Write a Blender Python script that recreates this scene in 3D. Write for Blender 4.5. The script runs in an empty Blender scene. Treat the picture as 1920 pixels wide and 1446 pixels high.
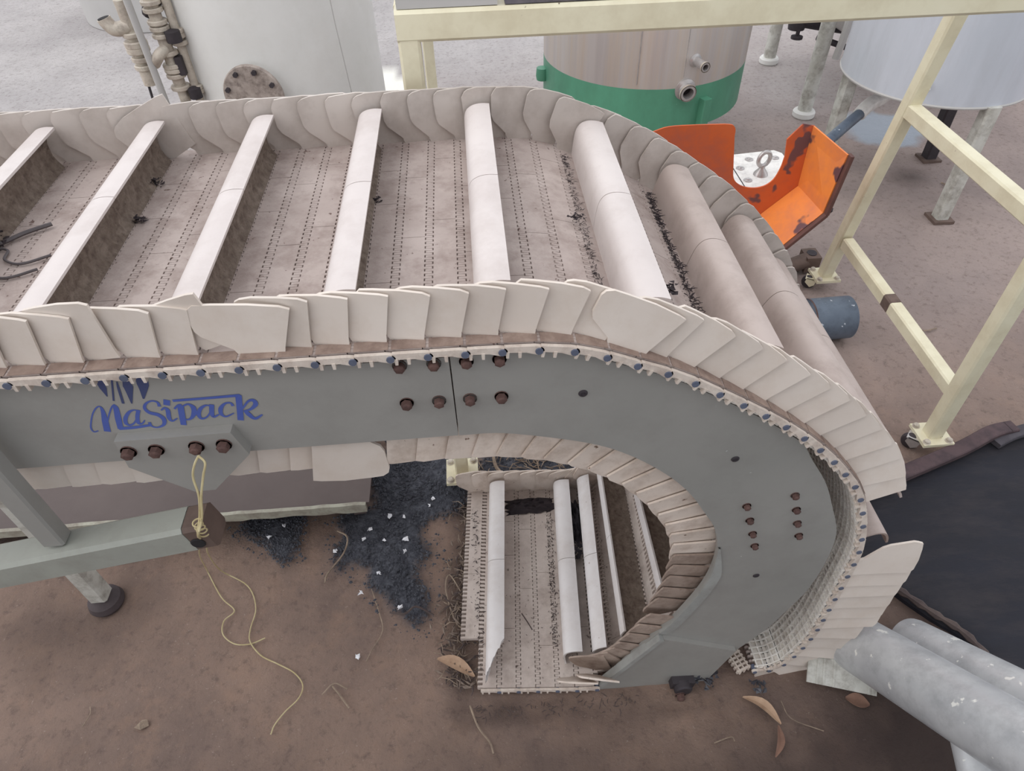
import bpy, bmesh, math, random
import numpy as np
from mathutils import Vector, Matrix

random.seed(7)
rng = np.random.default_rng(7)
S = bpy.context.scene
COL = S.collection

# ------------------------------------------------------------------ camera, sky, light, exposure
cam_d = bpy.data.cameras.new('camera')
cam = bpy.data.objects.new('camera', cam_d)
COL.objects.link(cam)
cam_d.sensor_fit = 'HORIZONTAL'
cam_d.sensor_width = 36.0
cam_d.lens = 36.0 * 1279.0 / 1920.0
cam_d.clip_start = 0.02
cam_d.clip_end = 200
Rc = ((0.99696908, -0.06945616, 0.03504995),
      (-0.0738941, -0.70445299, 0.70589351),
      (-0.02433762, -0.70634399, -0.70745024))   # world rows, camera columns (right, down, forward)
M = Matrix(((Rc[0][0], -Rc[0][1], -Rc[0][2], 0.0),
            (Rc[1][0], -Rc[1][1], -Rc[1][2], 0.0),
            (Rc[2][0], -Rc[2][1], -Rc[2][2], 1.85),
            (0, 0, 0, 1)))
cam.matrix_world = M
S.camera = cam

world = bpy.data.worlds.new('overcast_sky')
S.world = world
world.use_nodes = True
wn = world.node_tree
bg = wn.nodes['Background']
bg.inputs[0].default_value = (0.93, 0.955, 1.0, 1)
bg.inputs[1].default_value = 0.92

sun_d = bpy.data.lights.new('sun', 'SUN')
sun_d.energy = 0.9
sun_d.angle = math.radians(70)
sun_d.color = (1.0, 0.97, 0.93)
sun = bpy.data.objects.new('sun', sun_d)
COL.objects.link(sun)
sun.rotation_euler = Vector((0.62, 0.22, -0.70)).to_track_quat('-Z', 'Y').to_euler()

vs = S.view_settings
vs.view_transform = 'Standard'
vs.look = 'None'
vs.gamma = 1.0
vs.use_curve_mapping = False
vs.exposure = 0.52


# ------------------------------------------------------------------ helpers
def lin(c):
    out = []
    for v in c[:3]:
        v = v / 255.0
        out.append(v / 12.92 if v <= 0.04045 else ((v + 0.055) / 1.055) ** 2.4)
    return tuple(out) + (1.0,)


def mat(name, c1, c2=None, scale=6.0, rough=0.6, metal=0.0, dirt=None, dirt_amt=0.4, dirt_scale=14.0,
        bump=0.0, bump_scale=90.0, spec=0.4, trans=0.0, spots=None, spot_scale=30.0, spot_lo=0.64, stretch=None, vary=0.0):
    m = bpy.data.materials.new(name)
    m.use_nodes = True
    nt = m.node_tree
    N, L = nt.nodes, nt.links
    b = N['Principled BSDF']
    b.inputs['Roughness'].default_value = rough
    b.inputs['Metallic'].default_value = metal
    b.inputs['Specular IOR Level'].default_value = spec
    g = N.new('ShaderNodeNewGeometry')
    src = g.outputs['Position']
    if stretch:
        mp = N.new('ShaderNodeMapping')
        mp.inputs['Scale'].default_value = stretch
        L.new(src, mp.inputs['Vector'])
        src = mp.outputs['Vector']

    def noise(sc, det=5.0, ro=0.6):
        n = N.new('ShaderNodeTexNoise')
        n.inputs['Scale'].default_value = sc
        n.inputs['Detail'].default_value = det
        n.inputs['Roughness'].default_value = ro
        L.new(src, n.inputs['Vector'])
        return n

    def ramp(s, lo, hi, a=0.0, bb=1.0):
        r = N.new('ShaderNodeMapRange')
        r.inputs['From Min'].default_value = lo
        r.inputs['From Max'].default_value = hi
        r.inputs['To Min'].default_value = a
        r.inputs['To Max'].default_value = bb
        L.new(s, r.inputs['Value'])
        return r.outputs['Result']

    def mix(f, a, bcol):
        x = N.new('ShaderNodeMix')
        x.data_type = 'RGBA'
        L.new(f, x.inputs[0])
        if isinstance(a, tuple):
            x.inputs[6].default_value = a
        else:
            L.new(a, x.inputs[6])
        x.inputs[7].default_value = bcol
        return x.outputs[2]

    c = mix(ramp(noise(scale).outputs['Fac'], 0.32, 0.68), lin(c1), lin(c2 or c1))
    if dirt:
        c = mix(ramp(noise(dirt_scale, 8.0, 0.7).outputs['Fac'], 0.46, 0.74, 0.0, dirt_amt * 1.6), c, lin(dirt))
    if spots:
        c = mix(ramp(noise(spot_scale, 3.0, 0.55).outputs['Fac'], spot_lo, spot_lo + 0.035), c, lin(spots))
    if vary:
        oi = N.new('ShaderNodeObjectInfo')
        hs = N.new('ShaderNodeHueSaturation')
        L.new(ramp(oi.outputs['Random'], 0, 1, 1 - vary, 1 + vary), hs.inputs['Value'])
        L.new(c, hs.inputs['Color'])
        c = hs.outputs['Color']
    L.new(c, b.inputs['Base Color'])
    if bump:
        bp = N.new('ShaderNodeBump')
        bp.inputs['Strength'].default_value = 1.0
        bp.inputs['Distance'].default_value = bump
        L.new(noise(bump_scale, 6.0, 0.65).outputs['Fac'], bp.inputs['Height'])
        L.new(bp.outputs['Normal'], b.inputs['Normal'])
    if trans:
        b.inputs['Transmission Weight'].default_value = 0.0
        b.inputs['Subsurface Weight'].default_value = trans
        b.inputs['Subsurface Radius'].default_value = (0.02, 0.02, 0.018)
        b.inputs['Subsurface Scale'].default_value = 0.3
    return m


class MB:
    """collects shapes; build() links them as one mesh object"""

    def __init__(self):
        self.v, self.f = [], []

    def add(self, vs_, fs):
        o = len(self.v)
        self.v += [tuple(p) for p in vs_]
        self.f += [tuple(i + o for i in q) for q in fs]
        return self

    def box(self, x0, x1, y0, y1, z0, z1):
        return self.add([(x0, y0, z0), (x1, y0, z0), (x1, y1, z0), (x0, y1, z0),
                         (x0, y0, z1), (x1, y0, z1), (x1, y1, z1), (x0, y1, z1)],
                        [(0, 3, 2, 1), (4, 5, 6, 7), (0, 1, 5, 4), (1, 2, 6, 5), (2, 3, 7, 6), (3, 0, 4, 7)])

    def prism(self, poly, a0, a1, axis='y'):
        """poly of (u, w) pairs extruded along axis; u, w are the two other axes in x, y, z order"""
        n = len(poly)
        def P(p, a):
            if axis == 'y':
                return (p[0], a, p[1])
            if axis == 'x':
                return (a, p[0], p[1])
            return (p[0], p[1], a)
        vv = [P(p, a0) for p in poly] + [P(p, a1) for p in poly]
        ff = [tuple(range(n)), tuple(range(2 * n - 1, n - 1, -1))]
        ff += [(i, i + n, (i + 1) % n + n, (i + 1) % n) for i in range(n)]
        return self.add(vv, ff)

    def bar(self, p0, p1, w, h=None, up=(0, 0, 1)):
        """rectangular bar between two points"""
        h = h or w
        p0, p1 = Vector(p0), Vector(p1)
        d = (p1 - p0).normalized()
        u = Vector(up)
        s = d.cross(u)
        if s.length < 1e-4:
            s = d.cross(Vector((1, 0, 0)))
        s.normalize()
        t = s.cross(d)
        c = 0.12 * min(w, h)
        prof = [(-w/2 + c, -h/2), (w/2 - c, -h/2), (w/2, -h/2 + c), (w/2, h/2 - c), (w/2 - c, h/2), (-w/2 + c, h/2), (-w/2, h/2 - c), (-w/2, -h/2 + c)]
        n = 8
        vv = [p0 + s*a + t*b for a, b in prof] + [p1 + s*a + t*b for a, b in prof]
        return self.add(vv, [tuple(range(n - 1, -1, -1)), tuple(range(n, 2*n))] + [(i, (i+1) % n, (i+1) % n + n, i + n) for i in range(n)])

    def tube(self, pts, r, n=8, cap=True):
        pts = [Vector(p) for p in pts]
        rs = r if isinstance(r, (list, tuple)) else [r] * len(pts)
        rings = []
        ref = None
        for i, p in enumerate(pts):
            d = (pts[min(i+1, len(pts)-1)] - pts[max(i-1, 0)]).normalized()
            if ref is None:
                ref = Vector((0, 0, 1)) if abs(d.z) < 0.9 else Vector((1, 0, 0))
            s = d.cross(ref)
            if s.length < 1e-5:
                s = d.orthogonal()
            s.normalize()
            t = s.cross(d)
            ref = t
            rings.append([p + (s*math.cos(2*math.pi*k/n) + t*math.sin(2*math.pi*k/n)) * rs[i] for k in range(n)])
        vv = [q for ring in rings for q in ring]
        ff = []
        for i in range(len(pts)-1):
            for k in range(n):
                a, b = i*n + k, i*n + (k+1) % n
                ff.append((a, b, b+n, a+n))
        if cap:
            ff.append(tuple(range(n-1, -1, -1)))
            ff.append(tuple(range((len(pts)-1)*n, len(pts)*n)))
        return self.add(vv, ff)

    def lathe(self, prof, n=32, center=(0, 0, 0), axis=(0, 0, 1)):
        """prof of (radius, along) pairs"""
        a = Vector(axis).normalized()
        s = a.orthogonal().normalized()
        t = a.cross(s)
        c = Vector(center)
        vv, ff = [], []
        for r, h in prof:
            for k in range(n):
                q = 2*math.pi*k/n
                vv.append(c + a*h + (s*math.cos(q) + t*math.sin(q)) * max(r, 1e-4))
        for i in range(len(prof)-1):
            for k in range(n):
                p, q = i*n + k, i*n + (k+1) % n
                ff.append((p, q, q+n, p+n))
        return self.add(vv, ff)

    def mesh(self, name, m, smooth=35, flip=False):
        me = bpy.data.meshes.new(name)
        me.from_pydata(self.v, [], self.f)
        bm = bmesh.new()
        bm.from_mesh(me)
        bmesh.ops.recalc_face_normals(bm, faces=bm.faces)
        bm.to_mesh(me)
        bm.free()
        if m:
            me.materials.append(m)
        if smooth:
            me.shade_smooth()
            me.set_sharp_from_angle(angle=math.radians(smooth))
        me.update()
        return me

    def build(self, name, m, parent=None, smooth=35, loc=None):
        return link(name, self.mesh(name, m, smooth), parent, loc)


def link(name, me, parent=None, loc=None, mw=None):
    o = bpy.data.objects.new(name, me)
    COL.objects.link(o)
    if parent:
        o.parent = parent
        if me is not None and parent.location.length > 0:
            o.matrix_parent_inverse = Matrix.Translation(-parent.location) @ Matrix.Identity(4)
    if loc is not None:
        o.location = loc
    if mw is not None:
        o.matrix_basis = mw
    return o


def tag(o, label, cat, group=None, kind=None):
    o['label'] = label
    o['category'] = cat
    if group:
        o['group'] = group
    if kind:
        o['kind'] = kind
    return o


def thing(name, loc, label, cat, group=None):
    o = bpy.data.objects.new(name, None)
    COL.objects.link(o)
    o.location = loc
    o.empty_display_size = 0.1
    return tag(o, label, cat, group)


def catmull(pts, n=8):
    P = [np.array(p, float) for p in pts]
    P = [2*P[0] - P[1]] + P + [2*P[-1] - P[-2]]
    out = []
    for i in range(1, len(P)-2):
        for k in range(n):
            t = k / n
            a, b, c, d = P[i-1], P[i], P[i+1], P[i+2]
            out.append(0.5*((2*b) + (-a+c)*t + (2*a-5*b+4*c-d)*t*t + (-a+3*b-3*c+d)*t**3))
    out.append(P[-2])
    return [tuple(p) for p in out]


def vnoise(x, y, scale, seed=0):
    """value noise, numpy"""
    r = np.random.default_rng(seed)
    T = r.random((256, 256))
    u, v = x*scale + 1000.0, y*scale + 1000.0
    i, j = np.floor(u).astype(int), np.floor(v).astype(int)
    fu, fv = u-i, v-j
    fu, fv = fu*fu*(3-2*fu), fv*fv*(3-2*fv)
    a, b = T[i % 256, j % 256], T[(i+1) % 256, j % 256]
    c, d = T[i % 256, (j+1) % 256], T[(i+1) % 256, (j+1) % 256]
    return (a*(1-fu)+b*fu)*(1-fv) + (c*(1-fu)+d*fu)*fv


def fbm(x, y, scale, octs=4, seed=0):
    s, a, tot = 0.0, 1.0, 0.0
    for k in range(octs):
        s = s + a*vnoise(x, y, scale*2**k, seed+k)
        tot += a
        a *= 0.55
    return s/tot


def poly_dist(x, y, poly):
    """signed distance to a polygon, negative inside"""
    P = np.array(poly)
    d = np.full(x.shape, 1e9)
    inside = np.zeros(x.shape, bool)
    n = len(P)
    for i in range(n):
        a, b = P[i], P[(i+1) % n]
        e = b-a
        t = np.clip(((x-a[0])*e[0] + (y-a[1])*e[1])/(e@e), 0, 1)
        d = np.minimum(d, np.hypot(x-a[0]-t*e[0], y-a[1]-t*e[1]))
        cond = (a[1] > y) != (b[1] > y)
        with np.errstate(divide='ignore', invalid='ignore'):
            xi = a[0] + (y-a[1])*e[0]/np.where(e[1] == 0, 1e-12, e[1])
        inside ^= cond & (x < xi)
    return np.where(inside, -d, d)


# ------------------------------------------------------------------ materials
m_plate = mat('grey_painted_steel', (153, 151, 147), (144, 143, 139), 3.0, 0.42, dirt=(112, 108, 104), dirt_amt=0.18, dirt_scale=7, spots=(214, 214, 214), spot_scale=58, spot_lo=0.755)
m_strip = mat('pale_edge_strip', (163, 164, 161), (150, 151, 148), 9, 0.5, dirt=(110, 104, 98), dirt_amt=0.3)
m_beam = mat('grey_green_painted_steel', (158, 160, 152), (148, 150, 143), 5, 0.45, dirt=(110, 105, 96), dirt_amt=0.2)
m_slab = mat('dusty_belt_plastic', (186, 172, 166), (166, 151, 145), 9.0, 0.75, dirt=(118, 98, 90), dirt_amt=0.42, dirt_scale=16, bump=0.0006, bump_scale=240, spots=(112, 92, 86), spot_scale=75, spot_lo=0.69, vary=0.04)
m_slab_low = mat('pale_belt_plastic', (204, 192, 184), (188, 174, 166), 9.0, 0.75, dirt=(128, 110, 100), dirt_amt=0.4, dirt_scale=15, bump=0.0006, bump_scale=240, spots=(110, 96, 90), spot_scale=60, spot_lo=0.69, vary=0.04)
m_edge = mat('cream_belt_edge', (222, 211, 200), (206, 192, 181), 30, 0.7, dirt=(150, 128, 116), dirt_amt=0.4, dirt_scale=35)
m_strip_mud = mat('brown_caked_dirt', (152, 132, 121), (124, 104, 95), 30, 0.9, dirt=(176, 156, 144), dirt_amt=0.5, dirt_scale=26)
m_rib = mat('white_rib_plastic', (238, 234, 228), (226, 220, 212), 30, 0.6, dirt=(190, 178, 168), dirt_amt=0.3, dirt_scale=30)
m_pin = mat('blue_grey_hinge_rod', (98, 105, 124), (88, 94, 112), 30, 0.55)
m_flight = mat('white_flight_plastic', (216, 207, 204), (206, 196, 193), 5.0, 0.5, dirt=(176, 162, 156), dirt_amt=0.3, dirt_scale=9, bump=0.0002, bump_scale=120)
m_flight_w = mat('cleaner_flight_plastic', (226, 222, 222), (214, 208, 206), 5.0, 0.5, dirt=(180, 165, 155), dirt_amt=0.25, dirt_scale=12, spots=(150, 132, 120), spot_scale=90, spot_lo=0.72)
m_flight_d = mat('dusty_flight_plastic', (190, 176, 170), (176, 161, 154), 5.0, 0.65, dirt=(142, 125, 117), dirt_amt=0.4, dirt_scale=9)
m_mud = mat('dry_mud_crust', (140, 127, 116), (112, 98, 88), 60, 0.95, dirt=(84, 70, 62), dirt_amt=0.6, dirt_scale=80, bump=0.004, bump_scale=160)
m_side = mat('cream_sidewall_plastic', (222, 212, 203), (212, 200, 190), 4.0, 0.5, dirt=(190, 170, 152), dirt_amt=0.22, dirt_scale=11, bump=0.0002, bump_scale=60, vary=0.06)
m_side_far = mat('dusty_shaded_sidewall_plastic', (208, 199, 192), (192, 182, 175), 5.0, 0.6, dirt=(156, 143, 134), dirt_amt=0.35, dirt_scale=10, vary=0.06)  # far walls toned darker: dust plus painted-in shade
m_side_in = mat('stained_sidewall_plastic', (224, 211, 200), (208, 193, 181), 7.0, 0.6, dirt=(164, 142, 126), dirt_amt=0.45, dirt_scale=18, spots=(130, 108, 94), spot_scale=55, spot_lo=0.70, vary=0.06)
m_side_mud = mat('muddy_sidewall_plastic', (176, 158, 146), (156, 138, 126), 11.0, 0.75, dirt=(112, 92, 82), dirt_amt=0.55, dirt_scale=25, vary=0.06)
m_rust = mat('rusted_steel', (104, 78, 72), (84, 62, 58), 40, 0.8, dirt=(60, 44, 42), dirt_amt=0.4, dirt_scale=70, bump=0.0008, bump_scale=300)
m_rustbrown = mat('brown_primed_steel', (112, 94, 86), (98, 82, 75), 20, 0.75, dirt=(74, 60, 55), dirt_amt=0.4)
m_logo = mat('blue_print', (74, 92, 165), (80, 98, 168), 40, 0.55)
m_logo_d = mat('dark_blue_print', (62, 70, 110), (68, 76, 112), 40, 0.55)
m_cream = mat('cream_painted_steel', (228, 222, 196), (218, 210, 182), 5.0, 0.42, dirt=(196, 184, 156), dirt_amt=0.3, dirt_scale=10, spots=(96, 78, 62), spot_scale=46, spot_lo=0.735)
m_dark_board = mat('dark_stained_board', (92, 88, 98), (66, 62, 72), 8, 0.7, dirt=(150, 140, 140), dirt_amt=0.3)
m_tank = mat('white_painted_tank', (222, 221, 218), (212, 211, 208), 2.0, 0.4, dirt=(200, 198, 192), dirt_amt=0.25, dirt_scale=6)
m_tank_grey = mat('grey_painted_tank', (186, 184, 182), (176, 174, 172), 2.0, 0.5)
m_tank_blue = mat('pale_grey_steel_tank', (206, 210, 219), (190, 195, 204), 1.6, 0.33, dirt=(176, 178, 184), dirt_amt=0.3, dirt_scale=3, stretch=(3, 3, 0.6))
m_steel = mat('streaked_stainless_steel', (196, 190, 186), (172, 164, 162), 3.2, 0.36, 0.25, dirt=(198, 176, 150), dirt_amt=0.45, dirt_scale=5, stretch=(3.0, 3.0, 0.12))
m_green = mat('green_paint', (88, 150, 122), (78, 132, 108), 3.5, 0.45, dirt=(96, 168, 138), dirt_amt=0.3, dirt_scale=6, spots=(150, 196, 176), spot_scale=36, spot_lo=0.745, stretch=(1, 1, 0.5))
m_galv = mat('galvanised_pipe', (204, 206, 208), (182, 184, 188), 8, 0.36, 0.2, dirt=(136, 138, 142), dirt_amt=0.35, dirt_scale=18, spots=(240, 240, 236), spot_scale=30, spot_lo=0.66)
m_chrome = mat('bright_steel', (196, 192, 190), (170, 166, 166), 30, 0.3, 0.5)
m_orange = mat('orange_paint', (244, 146, 72), (240, 134, 64), 5, 0.42, dirt=(150, 112, 120), dirt_amt=0.25, dirt_scale=5, spots=(104, 70, 74), spot_scale=7, spot_lo=0.645)
m_orange_back = mat('shaded_stained_orange_paint', (214, 104, 56), (204, 92, 46), 5, 0.5, dirt=(150, 100, 96), dirt_amt=0.4, dirt_scale=5, spots=(112, 78, 80), spot_scale=8, spot_lo=0.62)  # back plate's shade painted as a darker orange, with stains
m_flange = mat('weathered_flange', (176, 164, 156), (150, 138, 130), 22, 0.7, dirt=(104, 92, 86), dirt_amt=0.7, dirt_scale=30)
m_orange_edge = mat('worn_brown_edge', (110, 74, 66), (92, 62, 58), 20, 0.6)
m_white = mat('glossy_white_paint', (240, 238, 234), (230, 228, 224), 6, 0.3, dirt=(150, 146, 142), dirt_amt=0.3, dirt_scale=24)
m_bluegrey = mat('chipped_blue_grey_paint', (104, 116, 130), (88, 98, 114), 8, 0.5, dirt=(62, 70, 84), dirt_amt=0.5, dirt_scale=12, spots=(196, 202, 210), spot_scale=38, spot_lo=0.66)
m_black = mat('black_rubber', (28, 29, 40), (26, 25, 33), 3.0, 0.75, dirt=(58, 52, 54), dirt_amt=0.35, dirt_scale=5, bump=0.003, bump_scale=14, stretch=(1, 3, 1))
m_blackedge = mat('brown_rubber_edge', (92, 74, 76), (70, 56, 60), 6, 0.8, dirt=(50, 42, 48), dirt_amt=0.5, dirt_scale=12)
m_darkiron = mat('dark_iron', (70, 64, 68), (54, 50, 54), 20, 0.6, 0.2)
m_tray = mat('brown_grey_sheet_steel', (98, 86, 83), (88, 77, 75), 3, 0.6, dirt=(84, 72, 70), dirt_amt=0.4, dirt_scale=7)
m_traylip = mat('flaking_grey_lip', (166, 164, 150), (150, 146, 134), 10, 0.7, dirt=(112, 100, 90), dirt_amt=0.5, dirt_scale=20)
m_leaf = mat('dry_leaf', (186, 158, 134), (160, 130, 108), 30, 0.8)
m_leaf2 = mat('brown_leaf', (142, 110, 95), (120, 92, 80), 30, 0.8)
m_straw = mat('dry_straw', (168, 150, 132), (130, 114, 100), 30, 0.9, dirt=(90, 78, 70), dirt_amt=0.5, dirt_scale=40)
m_straw_d = mat('dark_straw', (96, 84, 80), (74, 64, 64), 30, 0.95)
m_wire = mat('yellowed_wire', (196, 184, 146), (176, 160, 118), 30, 0.5)
m_cable = mat('grey_cable', (98, 92, 94), (84, 78, 80), 30, 0.6)
m_coal = mat('coal_grains', (84, 86, 94), (58, 59, 67), 25, 0.7)
m_soot = mat('soot_clump', (62, 54, 56), (48, 42, 46), 60, 0.95)
m_foam = mat('white_foam', (236, 236, 240), (220, 220, 226), 30, 0.8)
m_rag = mat('dark_grey_cloth', (84, 80, 86), (64, 60, 66), 16, 0.9)
m_bag = mat('dark_plastic', (72, 72, 80), (46, 46, 54), 30, 0.3, spec=0.6)
m_blue = mat('blue_plastic', (70, 128, 196), (60, 116, 184), 20, 0.4)
m_leg = mat('limed_steel_leg', (206, 206, 200), (180, 178, 170), 12, 0.6, dirt=(112, 102, 92), dirt_amt=0.5, dirt_scale=20)
m_rubberfoot = mat('dark_rubber_foot', (78, 68, 70), (62, 54, 56), 20, 0.7)
m_hole = mat('dark_hole', (40, 38, 40), (34, 32, 34), 10, 0.9)
m_brass = mat('aged_pale_fitting', (206, 198, 184), (184, 172, 160), 14, 0.5, dirt=(130, 118, 108), dirt_amt=0.5, dirt_scale=24)
m_shade_roof = mat('grey_shade_roof_sheet', (150, 150, 150), (140, 140, 140), 2, 0.7)


# floor material: brown earth near, grey concrete far; coal, damp, sunlight and pipe shade from painted masks
def floor_material():
    m = bpy.data.materials.new('earth_and_concrete')
    m.use_nodes = True
    nt = m.node_tree
    N, L = nt.nodes, nt.links
    b = N['Principled BSDF']
    b.inputs['Roughness'].default_value = 0.85
    b.inputs['Specular IOR Level'].default_value = 0.25
    g = N.new('ShaderNodeNewGeometry')

    def noise(sc, det=6.0, ro=0.62):
        n = N.new('ShaderNodeTexNoise')
        n.inputs['Scale'].default_value = sc
        n.inputs['Detail'].default_value = det
        n.inputs['Roughness'].default_value = ro
        L.new(g.outputs['Position'], n.inputs['Vector'])
        return n.outputs['Fac']

    def rng_(s, lo, hi, a=0.0, bb=1.0):
        r = N.new('ShaderNodeMapRange')
        r.inputs['From Min'].default_value = lo
        r.inputs['From Max'].default_value = hi
        r.inputs['To Min'].default_value = a
        r.inputs['To Max'].default_value = bb
        L.new(s, r.inputs['Value'])
        return r.outputs['Result']

    def mix(f, a, c):
        x = N.new('ShaderNodeMix')
        x.data_type = 'RGBA'
        L.new(f, x.inputs[0])
        for i, q in ((6, a), (7, c)):
            if isinstance(q, tuple):
                x.inputs[i].default_value = q
            else:
                L.new(q, x.inputs[i])
        return x.outputs[2]

    at = N.new('ShaderNodeVertexColor')
    at.layer_name = 'stain'
    sp = N.new('ShaderNodeSeparateColor')
    L.new(at.outputs['Color'], sp.inputs[0])
    at2 = N.new('ShaderNodeVertexColor')
    at2.layer_name = 'ground'
    sp2 = N.new('ShaderNodeSeparateColor')
    L.new(at2.outputs['Color'], sp2.inputs[0])
    near = mix(rng_(noise(2.6), 0.36, 0.64), lin((150, 127, 114)), lin((124, 106, 98)))
    near = mix(rng_(noise(9, 8, 0.7), 0.5, 0.75, 0, 0.55), near, lin((158, 130, 112)))
    mid = mix(rng_(noise(1.8), 0.36, 0.64), lin((166, 150, 144)), lin((148, 134, 130)))
    far = mix(rng_(noise(1.3), 0.34, 0.66), lin((186, 181, 180)), lin((166, 161, 161)))
    c = mix(sp2.outputs[0], near, mid)
    far = mix(rng_(noise(6, 8, 0.72), 0.5, 0.72, 0, 0.5), far, lin((148, 142, 141)))
    c = mix(sp2.outputs[1], c, far)
    c = mix(rng_(noise(34, 8, 0.8), 0.52, 0.68, 0, 0.6), c, lin((92, 78, 74)))        # fine grit
    c = mix(rng_(noise(120, 3, 0.6), 0.66, 0.74, 0, 0.35), c, lin((196, 182, 172)))
    c = mix(sp2.outputs[2], c, lin((58, 48, 47)))                                        # dark oily soil, with pipe shade painted in
    c = mix(sp.outputs[0], c, mix(rng_(noise(60, 5, 0.7), 0.4, 0.66), lin((60, 61, 69)), lin((96, 98, 106))))
    c = mix(sp.outputs[1], c, lin((160, 168, 180)))                                      # damp blue-grey slurry
    c = mix(sp.outputs[2], c, lin((238, 236, 228)))                                      # sunlit patch of floor, painted pale
    L.new(c, b.inputs['Base Color'])
    ro = N.new('ShaderNodeMapRange')
    ro.inputs['To Min'].default_value = 0.85
    ro.inputs['To Max'].default_value = 0.38
    L.new(sp.outputs[1], ro.inputs['Value'])
    L.new(ro.outputs['Result'], b.inputs['Roughness'])
    bp = N.new('ShaderNodeBump')
    bp.inputs['Distance'].default_value = 0.008
    bp.inputs['Strength'].default_value = 0.8
    L.new(noise(70, 7, 0.7), bp.inputs['Height'])
    L.new(bp.outputs['Normal'], b.inputs['Normal'])
    return m


COAL_A = [(-0.415, 1.56), (-0.304, 1.60), (-0.138, 1.60), (-0.05, 1.45), (-0.08, 1.284), (-0.201, 1.241), (-0.2, 1.135), (-0.256, 1.067), (-0.222, 0.944), (-0.236, 0.889), (-0.315, 0.969), (-0.382, 1.043), (-0.402, 1.098), (-0.483, 1.105), (-0.521, 1.182), (-0.514, 1.321), (-0.42, 1.344)]
COAL_B = [(-0.849, 1.36), (-0.748, 1.37), (-0.60, 1.35), (-0.63, 1.231), (-0.662, 1.166), (-0.742, 1.202), (-0.817, 1.247)]
COAL_C = [(-0.10, 1.40), (-0.046, 1.52), (0.066, 1.58), (0.246, 1.55), (0.40, 1.46), (0.36, 1.36), (0.1, 1.34)]


def axis_lines(lo, hi, f0, f1, fine):
    a = list(np.arange(f0, f1, fine))
    p, st = f1, fine
    while p < hi:
        a.append(p)
        st *= 1.22
        p += st
    a.append(hi)
    p, st = f0 - fine, fine
    while p > lo:
        a.insert(0, p)
        st *= 1.22
        p -= st
    a.insert(0, lo)
    return np.array(a)


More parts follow.
